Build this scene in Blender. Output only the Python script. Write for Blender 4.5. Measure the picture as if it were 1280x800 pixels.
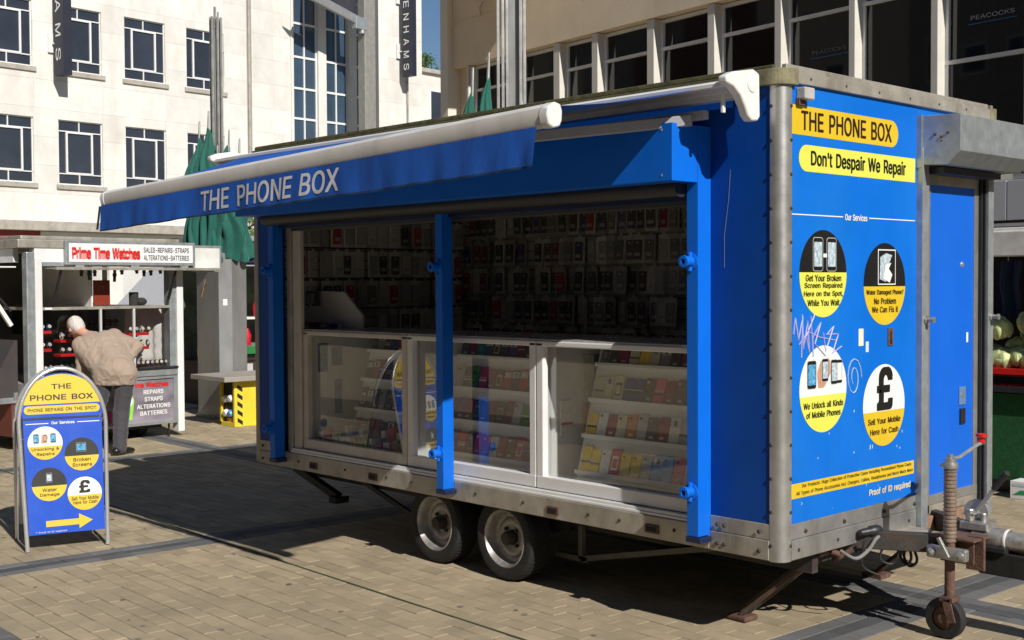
import bpy, bmesh, math, random
from math import sin, cos, pi, radians, atan2, sqrt
from mathutils import Vector, Matrix, Quaternion, noise
random.seed(11)
sc = bpy.context.scene
for o in list(bpy.data.objects): bpy.data.objects.remove(o)
C = sc.collection
# ------------------------------------------------------------------ camera
YAW, PITCH, ROLL = 2.3903, -0.0298, -0.0053
CAM = Vector((3.2339, -4.7014, 1.7107)); FPX = 1533.63
fw = Vector((cos(YAW)*cos(PITCH), sin(YAW)*cos(PITCH), sin(PITCH)))
r0 = Vector((sin(YAW), -cos(YAW), 0)); u0 = r0.cross(fw)
rt = r0*cos(ROLL) + u0*sin(ROLL); up = u0*cos(ROLL) - r0*sin(ROLL)
cd = bpy.data.cameras.new('camera'); cam = bpy.data.objects.new('camera', cd); C.objects.link(cam)
cam.matrix_world = Matrix(((rt.x, up.x, -fw.x, CAM.x), (rt.y, up.y, -fw.y, CAM.y), (rt.z, up.z, -fw.z, CAM.z), (0, 0, 0, 1)))
cd.sensor_width = 36; cd.lens = FPX/1280*36; cd.clip_start = .05; cd.clip_end = 3000
sc.camera = cam
sc.cycles.max_bounces = 14; sc.cycles.diffuse_bounces = 7; sc.cycles.transparent_max_bounces = 20
# ------------------------------------------------------------------ world and sun
SUN = Vector((1.33, -.32, 1.0)).normalized()
w = bpy.data.worlds.new('World'); sc.world = w; w.use_nodes = True
nt = w.node_tree; nt.nodes.clear()
sky = nt.nodes.new('ShaderNodeTexSky'); sky.sky_type = 'NISHITA'; sky.sun_disc = False
sky.sun_elevation = math.asin(SUN.z); sky.sun_rotation = atan2(SUN.x, SUN.y)
sky.air_density = 1.0; sky.dust_density = 0.0; sky.ozone_density = 5.0
bg = nt.nodes.new('ShaderNodeBackground'); bg.inputs[1].default_value = .062
wo = nt.nodes.new('ShaderNodeOutputWorld')
nt.links.new(sky.outputs[0], bg.inputs[0]); nt.links.new(bg.outputs[0], wo.inputs[0])
sd = bpy.data.lights.new('sun', 'SUN'); sd.energy = 5.0; sd.angle = radians(.53); sd.color = (1, .955, .89)
so = bpy.data.objects.new('sun', sd); C.objects.link(so); so.location = (20, -5, 15)
so.rotation_euler = SUN.to_track_quat('Z', 'Y').to_euler()
sc.view_settings.view_transform = 'Standard'; sc.view_settings.look = 'None'
sc.view_settings.exposure = 0.0; sc.view_settings.gamma = 1
# ------------------------------------------------------------------ materials
MATS = {}
def ramp(nt, a, b, lo=.0, hi=1.0):
    n = nt.nodes.new('ShaderNodeValToRGB'); e = n.color_ramp.elements
    e[0].position = lo; e[1].position = hi; e[0].color = (*a, 1); e[1].color = (*b, 1); return n
def M(name, col, rough=.5, metal=0, var=.12, scale=6, bump=0, bscale=60, streak=0, dirt=None, dirt_amt=.5, rand=0, spec=.5, coat=0, sheen=0, stretch=(1, 1, 1), attr=False, rvar=.12, macro=0):
    """procedural surface: base colour with noise variation, optional dirt patches, per-object tone, bump"""
    if name in MATS: return MATS[name]
    m = bpy.data.materials.new(name); m.use_nodes = True; nt = m.node_tree; N = nt.nodes; L = nt.links
    b = N['Principled BSDF']
    b.inputs['Roughness'].default_value = rough; b.inputs['Metallic'].default_value = metal
    b.inputs['Specular IOR Level'].default_value = spec; b.inputs['Coat Weight'].default_value = coat
    if sheen: b.inputs['Sheen Weight'].default_value = sheen
    geo = N.new('ShaderNodeNewGeometry'); mp = N.new('ShaderNodeMapping'); L.new(geo.outputs['Position'], mp.inputs[0])
    mp.inputs['Scale'].default_value = stretch
    nz = N.new('ShaderNodeTexNoise'); nz.inputs['Scale'].default_value = scale; nz.inputs['Detail'].default_value = 6; nz.inputs['Roughness'].default_value = .65
    L.new(mp.outputs[0], nz.inputs['Vector'])
    c0 = tuple(min(1, c*(1-var)) for c in col); c1 = tuple(min(1, c*(1+var)) for c in col)
    rp = ramp(nt, c0, c1, .3, .7); L.new(nz.outputs[0], rp.inputs[0]); cur = rp.outputs[0]
    if macro:
        nm = N.new('ShaderNodeTexNoise'); nm.inputs['Scale'].default_value = .55; nm.inputs['Detail'].default_value = 5; nm.inputs['Roughness'].default_value = .6
        L.new(geo.outputs['Position'], nm.inputs['Vector']); mm = N.new('ShaderNodeMapRange'); mm.inputs[1].default_value = .3; mm.inputs[2].default_value = .7; mm.inputs[3].default_value = 1-macro; mm.inputs[4].default_value = 1+macro; L.new(nm.outputs[0], mm.inputs[0])
        mx = N.new('ShaderNodeVectorMath'); mx.operation = 'SCALE'; L.new(cur, mx.inputs[0]); L.new(mm.outputs[0], mx.inputs['Scale']); cur = mx.outputs[0]
    if rand or attr:
        if attr:
            at = N.new('ShaderNodeAttribute'); at.attribute_name = 'tone'; src = at.outputs['Fac']
        else:
            oi = N.new('ShaderNodeObjectInfo'); src = oi.outputs['Random']
        mr = N.new('ShaderNodeMapRange'); mr.inputs[3].default_value = 1-rand; mr.inputs[4].default_value = 1+rand; L.new(src, mr.inputs[0])
        mx = N.new('ShaderNodeVectorMath'); mx.operation = 'SCALE'; L.new(cur, mx.inputs[0]); L.new(mr.outputs[0], mx.inputs['Scale']); cur = mx.outputs[0]
    if dirt:
        n2 = N.new('ShaderNodeTexNoise'); n2.inputs['Scale'].default_value = scale*.6; n2.inputs['Detail'].default_value = 8; n2.inputs['Roughness'].default_value = .7
        mp2 = N.new('ShaderNodeMapping'); mp2.inputs['Scale'].default_value = (1, 1, .25 if streak else 1); mp2.inputs['Location'].default_value = (3.1, 7.7, 1.3)
        L.new(geo.outputs['Position'], mp2.inputs[0]); L.new(mp2.outputs[0], n2.inputs['Vector'])
        r2 = N.new('ShaderNodeMapRange'); r2.inputs[1].default_value = .5; r2.inputs[2].default_value = .75; r2.inputs[4].default_value = dirt_amt
        L.new(n2.outputs[0], r2.inputs[0])
        mx = N.new('ShaderNodeMix'); mx.data_type = 'RGBA'; L.new(r2.outputs[0], mx.inputs[0]); L.new(cur, mx.inputs[6]); mx.inputs[7].default_value = (*dirt, 1); cur = mx.outputs[2]
    L.new(cur, b.inputs['Base Color'])
    if rvar:
        rr = N.new('ShaderNodeMapRange'); rr.inputs[3].default_value = max(0.02, rough-rvar); rr.inputs[4].default_value = min(1, rough+rvar)
        L.new(nz.outputs[0], rr.inputs[0]); L.new(rr.outputs[0], b.inputs['Roughness'])
    if bump:
        n3 = N.new('ShaderNodeTexNoise'); n3.inputs['Scale'].default_value = bscale; n3.inputs['Detail'].default_value = 5
        L.new(mp.outputs[0], n3.inputs['Vector'])
        bp = N.new('ShaderNodeBump'); bp.inputs['Strength'].default_value = bump; bp.inputs['Distance'].default_value = .01
        L.new(n3.outputs[0], bp.inputs['Height']); L.new(bp.outputs[0], b.inputs['Normal'])
    MATS[name] = m; return m
def glass(name, tint=(1, 1, 1), f0=.08, rough=0.0, bump=0):
    m = bpy.data.materials.new(name); m.use_nodes = True; nt = m.node_tree; N = nt.nodes; L = nt.links
    N.remove(N['Principled BSDF']); out = N['Material Output']
    ge = N.new('ShaderNodeNewGeometry'); dt = N.new('ShaderNodeVectorMath'); dt.operation = 'DOT_PRODUCT'; L.new(ge.outputs['Incoming'], dt.inputs[0]); L.new(ge.outputs['True Normal'], dt.inputs[1])
    def mt(op, a, b_):
        n_ = N.new('ShaderNodeMath'); n_.operation = op
        for k_, v_ in ((0, a), (1, b_)):
            if v_ is None: continue
            if isinstance(v_, float): n_.inputs[k_].default_value = v_
            else: L.new(v_, n_.inputs[k_])
        return n_.outputs[0]
    fr = mt('ADD', mt('MULTIPLY', mt('POWER', mt('SUBTRACT', 1.0, mt('ABSOLUTE', dt.outputs['Value'], None)), 5.0), 1-f0), f0)
    tr = N.new('ShaderNodeBsdfTransparent'); tr.inputs[0].default_value = (*tint, 1)
    gl = N.new('ShaderNodeBsdfGlossy'); gl.inputs['Roughness'].default_value = rough
    mx = N.new('ShaderNodeMixShader'); L.new(fr, mx.inputs[0]); L.new(tr.outputs[0], mx.inputs[1]); L.new(gl.outputs[0], mx.inputs[2])
    if bump:
        nz = N.new('ShaderNodeTexNoise'); nz.inputs['Scale'].default_value = 2.2; nz.inputs['Detail'].default_value = 0; geo = N.new('ShaderNodeNewGeometry'); L.new(geo.outputs['Position'], nz.inputs['Vector'])
        bp = N.new('ShaderNodeBump'); bp.inputs['Strength'].default_value = bump; bp.inputs['Distance'].default_value = .05; L.new(nz.outputs[0], bp.inputs['Height'])
        L.new(bp.outputs[0], gl.inputs['Normal'])
    L.new(mx.outputs[0], out.inputs[0]); MATS[name] = m; return m
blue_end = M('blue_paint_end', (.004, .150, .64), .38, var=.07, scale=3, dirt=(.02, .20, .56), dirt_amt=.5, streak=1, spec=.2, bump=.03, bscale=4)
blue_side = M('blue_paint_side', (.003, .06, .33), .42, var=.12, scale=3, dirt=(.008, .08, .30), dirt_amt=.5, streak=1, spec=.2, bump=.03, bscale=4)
blue_frame = M('blue_gloss_frame', (.003, .145, .70), .42, var=.06, scale=4, spec=.3, dirt=(.01, .1, .5), dirt_amt=.4, streak=1)
blue_door = M('blue_door_paint', (.003, .125, .66), .42, var=.05, scale=3, dirt=(.03, .16, .55), dirt_amt=.2, streak=1)
blue_cloth = M('blue_awning_cloth', (.004, .088, .44), .85, var=.22, scale=5, dirt=(.003, .03, .17), dirt_amt=.8, streak=1, stretch=(1, 1, .2), bump=.15, bscale=200)
alu = M('brushed_aluminium', (.50, .50, .48), .42, .75, var=.12, scale=9, dirt=(.24, .22, .18), dirt_amt=.55, streak=1, bump=.04, bscale=120)
alu_dirty = M('grimy_aluminium', (.44, .41, .35), .5, .45, var=.2, scale=8, dirt=(.16, .13, .09), dirt_amt=.7, streak=1, bump=.05)
galv = M('galvanised_steel', (.40, .43, .44), .45, .55, var=.16, scale=14, dirt=(.25, .26, .25), dirt_amt=.6, bump=.05)
moss = M('mossy_trim', (.085, .078, .032), .85, 0, var=.5, scale=14, dirt=(.16, .15, .08), dirt_amt=.8, bump=.5, bscale=70)
mossalu = M('lichened_aluminium', (.24, .22, .13), .7, .2, var=.35, scale=16, dirt=(.1, .1, .04), dirt_amt=.8, bump=.2)
white = M('white_painted_metal', (.78, .78, .76), .35, var=.05, scale=6, dirt=(.45, .43, .38), dirt_amt=.3, streak=1)
white_plastic = M('white_upvc', (.76, .76, .75), .3, var=.04, scale=5, dirt=(.5, .48, .43), dirt_amt=.25)
cream = M('cream_board', (.82, .79, .72), .6, var=.06)
black = M('black_rubber', (.018, .018, .018), .8, var=.3, scale=20, bump=.2)
blackm = M('black_metal', (.02, .02, .022), .45, var=.2)
chassis = M('dark_chassis_steel', (.05, .045, .04), .7, .3, var=.35, scale=10, dirt=(.13, .07, .035), dirt_amt=.7, bump=.2)
rust = M('rusty_steel', (.125, .068, .048), .85, .1, var=.4, scale=22, dirt=(.08, .04, .03), dirt_amt=.7, bump=.4, bscale=90)
rusty_thread = M('rust_grey_thread', (.27, .20, .15), .6, .4, var=.3, scale=25, dirt=(.14, .07, .04), dirt_amt=.6, bump=.2)
steelgrey = M('cast_steel', (.42, .41, .38), .45, .7, var=.25, scale=25, dirt=(.14, .1, .07), dirt_amt=.6, bump=.2)
darkgap = M('dark_gap', (.01, .01, .012), .8, var=.1)
yellow = M('yellow_print', (.72, .50, .02), .45, var=.04, dirt=(.6, .42, .03), dirt_amt=.2)
lemon = M('lemon_print', (.74, .74, .10), .45, var=.03)
white_print = M('white_print', (.82, .82, .80), .45, var=.03)
black_print = M('black_print', (.012, .012, .012), .4, var=.05)
brown_print = M('dark_brown_print', (.03, .012, .012), .45, var=.05)
green_cloth = M('green_parasol_cloth', (.004, .105, .075), .8, var=.2, scale=9, sheen=.2, bump=.2, bscale=150)
galv_col = M('steel_cladding', (.42, .42, .41), .38, .7, var=.12, scale=4, stretch=(1, 1, .3), dirt=(.28, .27, .24), dirt_amt=.5, streak=1)
stone = M('portland_stone', (.74, .72, .665), .85, var=.07, macro=.06, scale=2.5, rand=.07, bump=.25, bscale=25, dirt=(.58, .52, .44), dirt_amt=.5, streak=1)
stone_grime = M('weathered_stone', (.42, .39, .34), .9, var=.2, scale=4, bump=.3, dirt=(.2, .18, .15), dirt_amt=.6)
tan_stone = M('tan_stone', (.80, .67, .49), .9, var=.06, scale=2, rand=.04, bump=.25, bscale=30, dirt=(.5, .4, .28), dirt_amt=.3, streak=1)
pale_stone = M('pale_pier_stone', (.76, .71, .62), .85, var=.06, scale=3, bump=.15)
winframe = M('white_window_frame', (.78, .78, .76), .4, var=.04)
winglass = M('office_window_glass', (.035, .04, .052), .12, var=.25, scale=.8, spec=.6, rvar=.04)
skyglass = M('stair_window_glass', (.045, .075, .115), .12, var=.2, scale=.6, spec=.8, rvar=.04)
shopglass = M('dark_shop_glass', (.008, .008, .009), .05, var=.4, scale=1.5, spec=.7, rvar=.02)
trouser = M('charcoal_trousers', (.055, .052, .060), .85, var=.12, scale=30, sheen=.2, bump=.2)
beige = M('beige_jacket_cloth', (.36, .275, .21), .8, var=.07, scale=6, sheen=.2, bump=.15, bscale=40)
skin = M('skin', (.62, .33, .24), .5, var=.08, scale=20)
hair = M('white_hair', (.60, .55, .50), .8, var=.15, scale=60, bump=.4)
shoe = M('black_leather', (.015, .014, .014), .3, var=.2)
denim = M('blue_denim', (.05, .12, .28), .85, var=.15)
red = M('red_plastic', (.55, .015, .012), .35, var=.08)
redp = M('red_print', (.62, .02, .015), .5, var=.05)
greenfelt = M('green_stall_cloth', (.006, .075, .018), .9, var=.3, scale=18, bump=.3)
wood = M('weathered_wood', (.22, .17, .12), .8, var=.25, scale=6, stretch=(1, 1, 6), bump=.2)
leaf = M('green_leaves', (.05, .11, .03), .7, var=.4, scale=20)
clearfilm = glass('clear_packet_film', (.97, .97, .97), .20, .30, .3)
cabglass = glass('display_glass', (.96, .98, .97), .17, 0, .012)
# ------------------------------------------------------------------ mesh helpers
class MB:
    def __init__(s): s.v = []; s.f = []; s.m = []; s.t = []
    def add(s, vs, fs, mi=0, tone=0.5):
        k = len(s.v); s.v += [tuple(v) for v in vs]
        for f in fs: s.f.append(tuple(i+k for i in f)); s.m.append(mi); s.t.append(tone)
    def box(s, x0, x1, y0, y1, z0, z1, mi=0, tone=.5):
        s.add([(x0,y0,z0),(x1,y0,z0),(x1,y1,z0),(x0,y1,z0),(x0,y0,z1),(x1,y0,z1),(x1,y1,z1),(x0,y1,z1)],
              [(0,3,2,1),(4,5,6,7),(0,1,5,4),(1,2,6,5),(2,3,7,6),(3,0,4,7)], mi, tone); return s
    def obox(s, c, ax, ay, az, mi=0):
        c = Vector(c); ax = Vector(ax); ay = Vector(ay); az = Vector(az)
        P = [c+ax*a+ay*b+az*d for d in (-.5, .5) for a, b in ((-.5,-.5),(.5,-.5),(.5,.5),(-.5,.5))]
        fs = [(0,3,2,1),(4,5,6,7),(0,1,5,4),(1,2,6,5),(2,3,7,6),(3,0,4,7)]
        if ax.cross(ay).dot(az) < 0: fs = [f[::-1] for f in fs]
        s.add(P, fs, mi); return s
    def bar(s, p, q, w, h=None, upv=(0, 0, 1), mi=0):
        p = Vector(p); q = Vector(q); d = q-p; u = Vector(upv); a = d.cross(u)
        if a.length < 1e-6: a = d.cross(Vector((1, 0, 0)))
        a.normalize(); b = a.cross(d).normalized(); h = h or w
        return s.obox((p+q)/2, d, a*w, b*h, mi)
    def tube(s, pts, r, n=10, mi=0, caps=True, closed=False):
        pts = [Vector(p) for p in pts]; rs = r if isinstance(r, (list, tuple)) else [r]*len(pts)
        vs = []; prev = None; K = len(pts)
        for i, p in enumerate(pts):
            a = pts[i-1] if (i or closed) else p; b = pts[(i+1) % K] if (i < K-1 or closed) else p
            d = (b-a).normalized()
            if prev is None:
                x = d.orthogonal().normalized()
            else: x = (prev - d*prev.dot(d)).normalized()
            prev = x; y = d.cross(x)
            vs += [p+(x*cos(2*pi*j/n)+y*sin(2*pi*j/n))*rs[i] for j in range(n)]
        fs = []
        for i in range(K-1 + (1 if closed else 0)):
            a = i*n; b = ((i+1) % K)*n
            for j in range(n): fs.append((a+j, a+(j+1) % n, b+(j+1) % n, b+j))
        if caps and not closed: fs += [tuple(range(n))[::-1], tuple(range((K-1)*n, K*n))]
        s.add(vs, fs, mi); return s
    def cyl(s, p, q, r, n=16, mi=0, r2=None): return s.tube([p, q], [r, r if r2 is None else r2], n, mi)
    def lathe(s, c, axis, prof, n=24, mi=0, closed=False):
        c = Vector(c); d = Vector(axis).normalized(); x = d.orthogonal().normalized(); y = d.cross(x); vs = []; K = len(prof)
        for (r, h) in prof: vs += [c+d*h+(x*cos(2*pi*j/n)+y*sin(2*pi*j/n))*r for j in range(n)]
        fs = []
        for i in range(K-1 + (1 if closed else 0)):
            a = i*n; b = ((i+1) % K)*n
            for j in range(n): fs.append((a+j, a+(j+1) % n, b+(j+1) % n, b+j))
        s.add(vs, fs, mi); return s
    def prism(s, pts, ax, lo, hi, mi=0):
        """2D polygon extruded along axis ax ('x','y','z'); pts are the other two coordinates in order"""
        def m3(a, b, h): return {'x': (h, a, b), 'y': (a, h, b), 'z': (a, b, h)}[ax]
        n = len(pts); area = sum(pts[i][0]*pts[(i+1) % n][1]-pts[(i+1) % n][0]*pts[i][1] for i in range(n))
        if (area < 0) != (ax == 'y'): pts = pts[::-1]
        vs = [m3(a, b, lo) for a, b in pts]+[m3(a, b, hi) for a, b in pts]
        fs = [tuple(range(n))[::-1], tuple(range(n, 2*n))]+[(i, (i+1) % n, n+(i+1) % n, n+i) for i in range(n)]
        s.add(vs, fs, mi); return s
    def grid(s, fn, nu, nv, mi=0, wrap=False):
        vs = [fn(i/nu, j/nv) for j in range(nv+1) for i in range(nu+1)]
        s.add(vs, [(j*(nu+1)+i, j*(nu+1)+i+1, (j+1)*(nu+1)+i+1, (j+1)*(nu+1)+i) for j in range(nv) for i in range(nu)], mi); return s
    def ell(s, c, r, n=12, m=8, mi=0, rot=None):
        vs = []; fs = []; c = Vector(c); R = rot or Matrix.Identity(3)
        for j in range(m+1):
            t = pi*j/m
            for i in range(n):
                a = 2*pi*i/n; vs.append(c+R @ Vector((r[0]*sin(t)*cos(a), r[1]*sin(t)*sin(a), r[2]*cos(t))))
        for j in range(m):
            for i in range(n): fs.append((j*n+i, (j+1)*n+i, (j+1)*n+(i+1) % n, j*n+(i+1) % n))
        s.add(vs, fs, mi); return s
    def mesh(s, name, mats, smooth=False):
        me = bpy.data.meshes.new(name); me.from_pydata(s.v, [], s.f)
        for m in (mats if isinstance(mats, (list, tuple)) else [mats]): me.materials.append(m)
        me.polygons.foreach_set('material_index', s.m)
        if len(set(s.t)) > 1:
            a = me.attributes.new('tone', 'FLOAT', 'FACE'); a.data.foreach_set('value', s.t)
        me.update()
        if smooth:
            me.polygons.foreach_set('use_smooth', [True]*len(me.polygons))
            if smooth != 'all': me.set_sharp_from_angle(angle=radians(38))
        return me
    def build(s, name, mats, parent=None, bevel=0, smooth=False, label=None, kind=None, seg=2):
        me = s.mesh(name, mats, smooth); o = bpy.data.objects.new(name, me); C.objects.link(o)
        if parent: o.parent = parent
        if bevel:
            b = o.modifiers.new('bevel', 'BEVEL'); b.width = bevel; b.segments = seg; b.limit_method = 'ANGLE'; b.angle_limit = radians(40)
        if label: o['label'] = label
        if kind: o['kind'] = kind
        return o
def B(*a, **k): return MB().box(*a, **k)
def tag(o, label, cat, group=None):
    o['label'] = label; o['category'] = cat
    if group: o['group'] = group
    return o
def E(name, label, cat, loc=(0, 0, 0), rz=0, group=None):
    o = bpy.data.objects.new(name, None); o.empty_display_size = .2; C.objects.link(o); o.location = loc; o.rotation_euler = (0, 0, rz)
    return tag(o, label, cat, group)
def inst(src, name=None, parent=None, loc=None, rot=None, scale=None, mat=None):
    o = src.copy(); C.objects.link(o)
    if parent is not None: o.parent = parent
    if loc is not None: o.location = loc
    if rot is not None: o.rotation_euler = rot
    if scale is not None: o.scale = scale
    return o
def copy_tree(o, parent=None):
    c = o.copy(); C.objects.link(c)
    if parent: c.parent = parent
    for ch in o.children: copy_tree(ch, c)
    return c
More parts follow.
